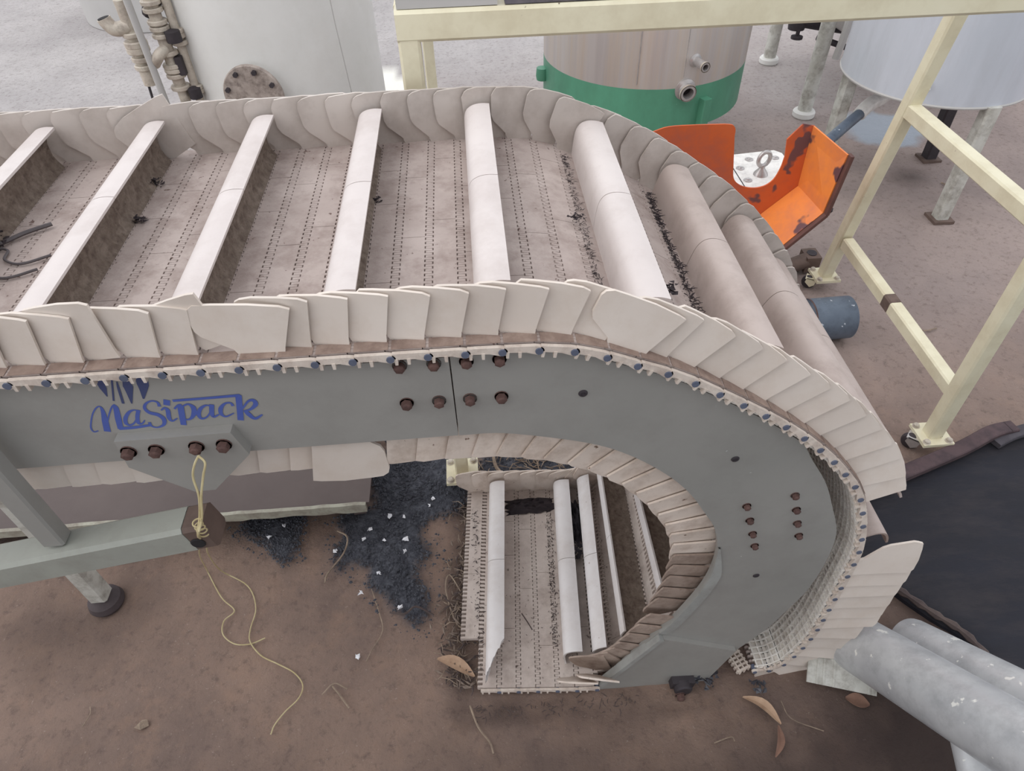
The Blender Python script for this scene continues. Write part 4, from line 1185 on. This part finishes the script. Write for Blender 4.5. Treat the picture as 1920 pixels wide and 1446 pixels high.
# ------------------------------------------------------------------ black rubber sheet, galvanised pipes, scrap at right
def rubber():
    poly = [(1.10, 1.10), (1.15, 1.22), (1.217, 1.242), (1.344, 1.284), (1.564, 1.359), (1.708, 1.416), (1.781, 1.429), (1.9, 1.44), (2.6, 1.6), (2.6, 0.1), (1.5, 0.1), (1.33, 0.45), (1.27, 0.70), (1.19, 0.80), (1.11, 0.91), (1.08, 1.0)]
    bm = bmesh.new()
    me = bpy.data.meshes.new('rubber_sheet')
    xs, ys = np.arange(1.06, 2.62, 0.03), np.arange(0.08, 1.64, 0.03)
    b = MB()
    ring = catmull(poly + [poly[0]], 4)[:-1]
    n = len(ring)
    V = []
    F = []
    c = np.array([1.85, 0.8])
    K = 10
    for k in range(K):
        s = 1 - (k/(K-1))**1.3*0.97
        for i, p in enumerate(ring):
            q = c + (np.array(p)-c)*s
            z = 0.012 + 0.012*float(vnoise(np.array(q[0]), np.array(q[1]), 5, 3))
            V.append((q[0], q[1], z if k else 0.010))
    for k in range(K-1):
        for i in range(n):
            F.append((k*n+i, k*n+(i+1) % n, (k+1)*n+(i+1) % n, (k+1)*n+i))
    F.append(tuple((K-1)*n + i for i in range(n)))
    V += [(p[0], p[1], -0.004) for p in ring]
    o_ = K*n
    for i in range(n):
        F.append((i, o_+i, o_+(i+1) % n, (i+1) % n))
    b.add(V, F)
    t = thing('rubber_sheet', (1.85, 0.8, 0), 'large black rubber sheet on the ground at right, its back edge folded and brown', 'sheet')
    b.build('sheet', m_black, t)
    e = catmull([(1.13, 1.19, 0.03), (1.217, 1.235, 0.042), (1.344, 1.277, 0.046), (1.564, 1.352, 0.048), (1.70, 1.408, 0.05), (1.79, 1.428, 0.045)], 6)
    b = MB()
    for p, q in zip(e[:-1], e[1:]):
        b.bar(p, Vector(q) + (Vector(q)-Vector(p))*0.15, 0.048, 0.026)
    b.build('folded_edge', m_blackedge, t)
    e = catmull([(1.70, 1.375, 0.035), (1.80, 1.41, 0.04), (2.0, 1.45, 0.035), (2.5, 1.53, 0.03)], 5)
    b = MB()
    for p, q in zip(e[:-1], e[1:]):
        b.bar(p, Vector(q) + (Vector(q)-Vector(p))*0.15, 0.04, 0.02)
    b.build('folded_edge', m_rag, t)
    e = catmull([(1.085, 0.94, 0.022), (1.13, 0.885, 0.03), (1.19, 0.81, 0.03), (1.25, 0.745, 0.026), (1.285, 0.66, 0.02)], 6)
    MB().tube(e, [0.010 + 0.003*math.sin(i*2.1) for i in range(len(e))], 7).build('curled_edge', m_straw_d, t)


rubber()


def pipe(p0, p1, r, label, branch=False):
    t = thing('galvanised_pipe', p0, label, 'pipe')
    a = (Vector(p1)-Vector(p0))
    l = a.length
    ax = a.normalized()
    MB().lathe([(0.0, -0.004), (r*0.86, -0.004), (r*0.97, 0.0), (r, 0.014), (r, l), (r*0.9, l), (r*0.9, 0.02)], 40, center=p0, axis=ax).build('pipe_tube', m_galv, t)
    return t, ax


g1, ax1 = pipe((0.906, 0.737, 0.078), (1.03, 0.10, 0.645), 0.074, 'nearer of two slanting grey galvanised pipes at lower right, flecked with white paint')
g2, ax2 = pipe((1.058, 0.715, 0.078), (1.18, 0.10, 0.645), 0.064, 'farther of two slanting grey galvanised pipes at lower right, above the nearer one')
MB().tube([(0.955, 0.44, 0.30), (0.955, 0.30, 0.22), (0.955, 0.12, 0.10)], 0.035, 16).build('branch_pipe', m_galv, g1)
sc = MB().box(-0.085, 0.085, -0.035, 0.035, -0.003, 0.003)
for x in (-0.06, -0.045, -0.02, 0.065, 0.075):
    sc.box(x-0.003, x+0.003, -0.035, 0.035, 0.003, 0.0045)
sco = sc.build('scrap_panel', m_leg, None, smooth=0)
sco.matrix_basis = Matrix.Translation((0.86, 0.655, 0.055)) @ Matrix.Rotation(-0.30, 4, 'Z') @ Matrix.Rotation(0.55, 4, 'X')
tag(sco, 'small stained white ribbed scrap panel under the near pipe end', 'panel')

# ------------------------------------------------------------------ litter
def leaf(name, p, L_, W_, rot, curl, m, label, bend=0.0):
    n = 9
    V, F = [], []
    for i in range(n):
        u = i/(n-1)
        w = W_*math.sin(math.pi*min(max(u, 0.02), 0.98))**0.7
        x = (u-0.5)*L_
        yb = bend*math.sin(u*math.pi)
        for k in (-1, -0.5, 0, 0.5, 1):
            V.append((x, yb + k*w/2, 0.004 + curl*abs(k)**1.5*w*0.6 + 0.006*math.sin(u*5)*curl + 0.008*u*curl))
    for i in range(n-1):
        for k in range(4):
            F.append((i*5+k, i*5+k+1, (i+1)*5+k+1, (i+1)*5+k))
    V2 = [(a, b_, c+0.0012) for a, b_, c in V]
    o_ = len(V)
    F2 = [tuple(o_+i for i in q[::-1]) for q in F]
    bnd = [i*5 for i in range(n)] + [(n-1)*5+k for k in range(1, 5)] + [i*5+4 for i in range(n-2, -1, -1)] + [3, 2, 1]
    F3 = [(bnd[i], bnd[(i+1) % len(bnd)], bnd[(i+1) % len(bnd)]+o_, bnd[i]+o_) for i in range(len(bnd))]
    o = MB().add(V+V2, F+F2+F3).build(name, m)
    o.matrix_basis = Matrix.Translation(p) @ Matrix.Rotation(rot, 4, 'Z')
    tag(o, label, 'leaf')
    return o


leaf('dry_leaf', (-0.140, 0.776, 0.004), 0.115, 0.034, -0.52, 0.7, m_leaf, 'large curled tan leaf beside the lower belt end', 0.006)
leaf('dry_leaf', (0.641, 0.600, 0.004), 0.105, 0.026, -0.78, 0.6, m_leaf, 'long twisted tan leaf below the hanging belt end', 0.012)
leaf('dry_leaf', (0.655, 0.526, 0.004), 0.078, 0.018, 1.15, 0.6, m_leaf2, 'narrow pinkish-brown leaf below the long twisted leaf', -0.008)
leaf('dry_leaf', (0.893, 0.602, 0.004), 0.058, 0.036, -0.4, 0.3, m_leaf2, 'flat reddish-brown oval leaf under the near pipe')


def twig(pts, r, m, label, cat='twig', group=None, name='twig'):
    o = MB().tube(catmull(pts, 4) if len(pts) > 2 else pts, r, 5).build(name, m)
    tag(o, label, cat, group)
    return o


twig([(-0.505, 1.235, 0.02), (-0.47, 1.205, 0.024), (-0.478, 1.15, 0.02), (-0.52, 1.09, 0.014), (-0.525, 1.06, 0.012)], 0.0028, m_straw, 'bent pale twig at the left rim of the coal patch')
twig([(-0.385, 1.03, 0.008), (-0.36, 0.96, 0.006), (-0.345, 0.90, 0.005), (-0.372, 0.845, 0.005), (-0.385, 0.815, 0.005)], 0.0016, m_straw, 'thin wavy stalk running off the lower tip of the coal patch')
twig([(-0.325, 0.945, 0.02), (-0.28, 0.935, 0.026), (-0.25, 0.955, 0.024), (-0.20, 0.93, 0.012)], 0.003, m_straw_d, 'dark forked twig on the lower tip of the coal patch')
twig([(-0.12, 0.995, 0.010), (-0.155, 1.055, 0.012), (-0.165, 1.0, 0.012), (-0.135, 0.90, 0.010), (-0.105, 0.885, 0.010)], 0.0020, m_straw, 'angular straw stalk left of the lower belt edge')
twig([(-0.105, 0.675, 0.006), (-0.085, 0.62, 0.006), (-0.058, 0.583, 0.005), (-0.05, 0.556, 0.005)], 0.0024, m_straw, 'short pale stalk on the ground below the lower belt')
twig([(-0.495, 0.735, 0.006), (-0.465, 0.760, 0.012), (-0.43, 0.745, 0.006)], 0.0018, m_straw, 'arched straw stalk of the small tuft left of the belt')
twig([(-0.47, 0.755, 0.008), (-0.452, 0.735, 0.008), (-0.42, 0.695, 0.006)], 0.0022, m_straw, 'straight straw stalk of the small tuft left of the belt')
twig([(0.50, 0.535, 0.006), (0.545, 0.545, 0.008), (0.552, 0.535, 0.006)], 0.0016, m_straw, 'tiny hooked pale stalk on the dark ground, bottom right')
twig([(-1.105, 0.755, 0.006), (-1.098, 0.735, 0.006), (-1.108, 0.705, 0.006)], 0.0014, m_straw, 'tiny pale stalk lying alone at the lower left')
twig([(0.70, 0.62, 0.006), (0.71, 0.575, 0.008), (0.78, 0.54, 0.006)], 0.0012, m_straw, 'thin bent grass stalk right of the twisted leaves')
twig([(0.0, 1.50, 0.03), (0.01, 1.43, 0.03), (0.045, 1.385, 0.03)], 0.006, m_straw, 'curled pale bark strip on the coal behind the lower belt')
twig([(2.44, 3.05, 0.004), (2.47, 3.08, 0.006), (2.47, 3.11, 0.004), (2.46, 3.13, 0.004)], 0.004, m_straw, 'small white bent stalk on the ground under the raised tank')
twig([(1.74, 2.02, 0.004), (1.78, 1.99, 0.006), (1.84, 2.0, 0.004)], 0.003, m_straw, 'thin arched straw on the ground right of the roller')

# white foam crumbs on the coal
for i, (x, y) in enumerate([(-0.218, 1.31), (-0.205, 1.335), (-0.345, 1.28), (-0.300, 1.275), (-0.405, 1.235), (-0.505, 1.165), (-0.29, 1.145), (-0.415, 1.02), (-0.30, 0.965), (-0.365, 1.08), (-0.41, 0.83), (-0.72, 1.235), (-0.68, 1.275), (-0.42, 1.20), (-0.355, 1.19), (-0.29, 1.19)]):
    r = random.Random(i)
    b = MB()
    for k in range(3):
        s = r.uniform(0.0025, 0.0055)
        b.add([(r.uniform(-.006, .006)+s*a, r.uniform(-.006, .006)+s*c, r.uniform(0, .003)+s*d_) for a, c, d_ in ((-1, -1, 0), (1, -0.8, 0.2), (0.7, 1, 0), (-0.8, 0.9, 0.1), (0.1, 0, 1))], [(0, 1, 4), (1, 2, 4), (2, 3, 4), (3, 0, 4), (0, 3, 2, 1)])
    o = b.build('foam_crumb', m_foam, None, smooth=0)
    o.location = (x, y, 0.012 if i != 10 else 0.002)
    tag(o, 'white foam crumb scattered on the black coal patches', 'crumb', 'white foam crumbs on the coal')
o = MB().add([(-0.02, -0.006, 0), (0.0, -0.014, 0.003), (0.018, -0.004, 0), (0.012, 0.010, 0.006), (-0.004, 0.012, 0.0), (0.0, 0.0, 0.016)], [(0, 1, 5), (1, 2, 5), (2, 3, 5), (3, 4, 5), (4, 0, 5), (4, 3, 2, 1, 0)]).build('paper_scrap', m_straw, None, smooth=0)
o.location = (-0.955, 0.70, 0.0)
tag(o, 'crumpled pale paper scrap alone on the brown ground, lower left', 'scrap')


def scatter(polys, n, smin, smax, seed, zoff, margin=0.0):
    g = np.random.default_rng(seed)
    V, F = [], []
    per = n // len(polys)
    for poly in polys:
        P = np.array(poly)
        lo, hi = P.min(0)-0.04, P.max(0)+0.04
        q = g.random((per*4, 2))*(hi-lo) + lo
        dd = poly_dist(q[:, 0], q[:, 1], poly) + (fbm(q[:, 0], q[:, 1], 9, 3, 5)-0.5)*0.10
        q = q[(dd < margin) | ((dd < margin+0.04) & (g.random(len(dd)) < 0.2))][:per]
        for x, y in q:
            s = smin + (smax-smin)*g.random()**2.5
            o_ = len(V)
            a = g.random()*6.28
            for k in range(4):
                V.append((x + s*math.cos(a+k*1.57)*(0.6+0.5*g.random()), y + s*math.sin(a+k*1.57)*(0.6+0.5*g.random()), zoff + s*0.1*g.random()))
            V.append((x + s*0.3*(g.random()-.5), y + s*.3*(g.random()-.5), zoff + s*(0.5+0.5*g.random())))
            F += [(o_, o_+1, o_+4), (o_+1, o_+2, o_+4), (o_+2, o_+3, o_+4), (o_+3, o_, o_+4)]
    return V, F


V, F = scatter([COAL_A, COAL_A, COAL_A, COAL_B, COAL_C], 9000, 0.0015, 0.007, 21, 0.007)
tag(MB().add(V, F).build('coal_grit', m_coal, None, smooth=0), 'blue-black coal grit spilled on the ground behind the lower belt', 'coal', kind='stuff')


def strands(pts_fn, n, lmin, lmax, r, seed):
    g = random.Random(seed)
    b = MB()
    for i in range(n):
        x, y, z = pts_fn(g)
        a = g.uniform(0, 6.28)
        l = g.uniform(lmin, lmax)
        bend = g.uniform(-0.8, 0.8)
        p0 = Vector((x, y, z))
        p1 = p0 + Vector((math.cos(a), math.sin(a), g.uniform(0, 0.35)))*l*0.5
        p2 = p1 + Vector((math.cos(a+bend), math.sin(a+bend), g.uniform(-0.3, 0.1)))*l*0.5
        b.tube([p0, p1, p2], [r, r*1.3, r*0.6], 4, cap=False)
    return b


def straw_pos(g):
    y = g.uniform(0.72, 1.30)
    return (-0.115 + g.gauss(0, 0.022) - 0.03*math.sin(y*9), y, g.uniform(0.002, 0.014))


tag(strands(straw_pos, 70, 0.015, 0.05, 0.0011, 4).build('straw_litter', m_straw, None, smooth=0), 'dry straw and leaf litter along the left edge of the lower belt', 'litter', kind='stuff')
tag(strands(straw_pos, 140, 0.012, 0.035, 0.0018, 6).build('dark_litter', m_straw_d, None, smooth=0), 'dark rotted litter among the straw left of the lower belt', 'litter', kind='stuff')


def coal_straw(g):
    return (g.uniform(-0.06, 0.28), g.uniform(1.37, 1.52), g.uniform(0.012, 0.02))


tag(strands(coal_straw, 90, 0.02, 0.06, 0.0016, 8).build('straw_scatter', m_straw, None, smooth=0), 'straw scattered on the coal behind the lower belt far wall', 'litter', kind='stuff')


def flakes(pts_fn, n, smin, smax, seed):
    g = random.Random(seed)
    b = MB()
    for i in range(n):
        p = Vector(pts_fn(g))
        a = g.uniform(0, 6.28)
        l, w = g.uniform(smin, smax), g.uniform(0.25, 0.5)
        u = Vector((math.cos(a), math.sin(a), g.uniform(-0.1, 0.4)))*l
        v = Vector((-math.sin(a), math.cos(a), g.uniform(-0.4, 0.4)))*l*w
        b.add([p - u, p - u*0.2 + v*0.6, p + u, p + u*0.1 - v*0.5, p + Vector((0, 0, l*0.35))], [(0, 1, 4), (1, 2, 4), (2, 3, 4), (3, 0, 4), (0, 3, 2, 1)])
    return b


tag(flakes(straw_pos, 330, 0.005, 0.018, 41).build('leaf_litter', mat('leaf_flakes', (150, 134, 122), (112, 98, 90), 60, 0.9), None, smooth=0), 'grey-brown broken leaf flakes along the left edge of the lower belt', 'litter', kind='stuff')


def front_litter(g):
    return (g.uniform(-0.10, 0.33), 0.655 + g.gauss(0, 0.010), 0.003)


tag(strands(front_litter, 90, 0.006, 0.02, 0.0009, 9).build('edge_litter', m_straw_d, None, smooth=0), 'dark litter along the near edge of the lower belt', 'litter', kind='stuff')


# fibres and soot caught on the belt
def along_flight(j, u, y0, y1, h=0.002):
    c, t = po.frame(j*PITCH, (j+1)*PITCH)
    def fn(g):
        y = g.uniform(y0, y1)
        uu = u + g.gauss(0, 0.004)
        return (c[0] + t[0]*uu - t[1]*h, y, c[1] + t[1]*uu + t[0]*h)
    return fn


tag(strands(along_flight(25, -0.014, 0.76, 1.28), 260, 0.004, 0.010, 0.0004, 12).build('fibre_fringe', m_soot, None, smooth=0), 'fuzzy dark fibre fringe on the belt at the sixth flight', 'litter', kind='stuff')
tag(strands(along_flight(29, -0.014, 0.74, 1.28), 420, 0.005, 0.016, 0.0007, 13).build('fibre_fringe', m_soot, None, smooth=0), 'thick dark fibre fringe along the seventh flight on the curve', 'litter', kind='stuff')


def clump(name, p, s, m, label, cat='clump', n=26, seed=0):
    g = random.Random(seed)
    b = MB()
    for k in range(n):
        q = Vector((g.gauss(0, s*0.55), g.gauss(0, s*0.55), abs(g.gauss(0, s*0.3))))
        w = s*g.uniform(0.2, 0.5)
        V = [q + Vector((g.uniform(-w, w), g.uniform(-w, w), g.uniform(0, w*0.6))) for _ in range(5)]
        b.add(V, [(0, 1, 2), (0, 2, 3), (0, 3, 4), (1, 2, 4), (2, 3, 4), (0, 1, 4)])
    o = b.build(name, m, None, smooth=0)
    o.location = p
    tag(o, label, cat)
    return o


clump('dirt_clump', (-0.576, 1.069, 1.236), 0.012, m_soot, 'black dirt clump on the belt beside the second flight', seed=1)
clump('dirt_clump', (-0.592, 1.20, 1.236), 0.016, m_soot, 'dark dirt heap in the far corner behind the second flight', n=40, seed=2)
clump('dirt_clump', (-0.171, 1.09, 1.236), 0.010, m_soot, 'small brown dirt clump on the belt right of the fourth flight', n=16, seed=3)
clump('dirt_clump', (-0.80, 1.02, 1.236), 0.018, m_soot, 'black dirt clump beside the cable at the left belt end', n=34, seed=4)
clump('dirt_clump', (0.175, 1.02, 1.222), 0.012, m_soot, 'tuft of dark fibres on the belt by the sixth flight', n=30, seed=5)
clump('dirt_clump', (0.300, 0.875, 1.165), 0.016, m_soot, 'largest dark fibre tuft on the belt before the seventh flight', n=50, seed=6)
cb = MB()
cb.tube(catmull([(-0.90, 0.97, 1.242), (-0.80, 1.005, 1.242), (-0.755, 1.045, 1.243), (-0.72, 1.07, 1.243)], 6), 0.0035, 6)
cb.tube(catmull([(-0.90, 0.96, 1.240), (-0.80, 1.0, 1.241), (-0.765, 1.0, 1.24), (-0.757, 0.972, 1.24), (-0.725, 0.957, 1.24), (-0.684, 0.974, 1.242)], 6), 0.0022, 6)
cb.tube(catmull([(-0.90, 0.90, 1.24), (-0.78, 0.925, 1.24), (-0.73, 0.92, 1.24), (-0.69, 0.936, 1.242)], 6), 0.0022, 6)
tag(cb.build('loose_cable', m_cable), 'grey cable coiled loose on the belt at the left end', 'cable')

# rags and soil caught between the lower flights
def crumpled(name, p, sx, sy, h, m, label, cat, seed):
    g = np.random.default_rng(seed)
    n = 14
    V, F = [], []
    for i in range(n):
        for j in range(n):
            u, v = i/(n-1)*2-1, j/(n-1)*2-1
            k = max(0.0, 1 - 0.8*(u*u*u*u + v*v*v*v))
            V.append((u*sx*(0.85+0.3*g.random()), v*sy*(0.85+0.3*g.random()), h*k*(0.25 + 0.75*g.random())))
    for i in range(n-1):
        for j in range(n-1):
            q = i*n + j
            F.append((q, q+n, q+n+1, q+1))
    ring = [i*n for i in range(n)] + [(n-1)*n+j for j in range(1, n)] + [i*n+n-1 for i in range(n-2, -1, -1)] + [j for j in range(n-2, 0, -1)]
    F.append(tuple(ring[::-1]))
    o = MB().add(V, F).build(name, m, None, smooth=50)
    o.location = p
    tag(o, label, cat)
    return o


crumpled('cloth_rag', (0.238, 1.185, 0.036), 0.026, 0.075, 0.045, m_rag, 'dark grey rag stuffed between the second and third lower flights', 'rag', 11)
clump('leaf_heap', (0.225, 1.07, 0.05), 0.026, m_rag, 'heap of grey dead leaves on the lower belt below the rag', 'leaves', n=40, seed=12)
crumpled('shadow_lump', (0.108, 1.262, 0.034), 0.075, 0.028, 0.022, m_soot, 'black lump standing in for the shadow against the far wall between the lower flights', 'soil', 13)  # dark mesh put in for the shadow along the far wall
clump('soil_ball', (0.200, 0.985, 0.040), 0.010, m_soot, 'small bristly black ball on the lower belt', 'clump', n=22, seed=14)


def low_soil(g):
    y = g.uniform(0.80, 1.27)
    return (0.168 - 0.068*(1.3 - y) + g.gauss(0, 0.006), y, 0.036)


tag(flakes(low_soil, 260, 0.001, 0.006, 43).build('soil_crumbs', m_soot, None, smooth=0), 'black soil crumbs along the left foot of the second lower flight', 'soil', kind='stuff')
tag(flakes(lambda g: (-0.052 - 0.068*(1.3 - 1.0) + g.gauss(0, 0.006) - 0.0, g.uniform(0.75, 1.27), 0.036), 160, 0.001, 0.007, 44).build('soil_crumbs', m_soot, None, smooth=0), 'dark soil crumbs left of the broken first lower flight', 'soil', kind='stuff')
tag(flakes(lambda g: (g.uniform(-0.07, 0.26), g.uniform(0.72, 1.26), 0.0355), 120, 0.001, 0.004, 45).build('dust_specks', m_straw_d, None, smooth=0), 'dark specks strewn over the lower belt', 'dirt', kind='stuff')
twig([(0.05, 0.90, 0.040), (0.065, 0.87, 0.042), (0.075, 0.85, 0.040)], 0.0016, m_straw_d, 'thin dark stick on the lower belt beside the broken flight')
clump('plastic_bag', (0.648, 0.655, 0.012), 0.022, m_bag, 'crumpled dark plastic under the hanging belt end', 'bag', n=20, seed=16)
clump('rubbish_heap', (0.52, 0.70, 0.006), 0.03, m_bag, 'dark rubbish at the foot of the conveyor side plate', 'rubbish', n=40, seed=17)
o = MB().add([(0, 0, 0), (0.05, 0.01, 0), (0.055, 0.06, 0.02), (0.02, 0.07, 0.03), (0.03, 0.03, 0.05)], [(0, 1, 4), (1, 2, 4), (2, 3, 4), (3, 0, 4), (3, 2, 1, 0)]).build('blue_scrap', m_blue, None, smooth=0)
o.location = (0.262, 1.385, 0.012)
tag(o, 'small bright blue plastic scrap behind the lower belt', 'scrap')
b = MB()
r = random.Random(8)
for k in range(16):
    x, y = -1.6 + 0.03*k, 1.20 + r.uniform(-0.02, 0.03)
    b.add([(x, y, 0), (x+0.05, y+0.01, 0.012), (x+0.045, y+0.06, 0.02), (x-0.01, y+0.05, 0.006), (x+0.02, y+0.03, 0.034)], [(0, 1, 4), (1, 2, 4), (2, 3, 4), (3, 0, 4), (3, 2, 1, 0)])
tag(b.build('plastic_wrap', m_foam, None, smooth=0), 'crumpled pale plastic wrap at the left edge under the stand beam', 'wrap')
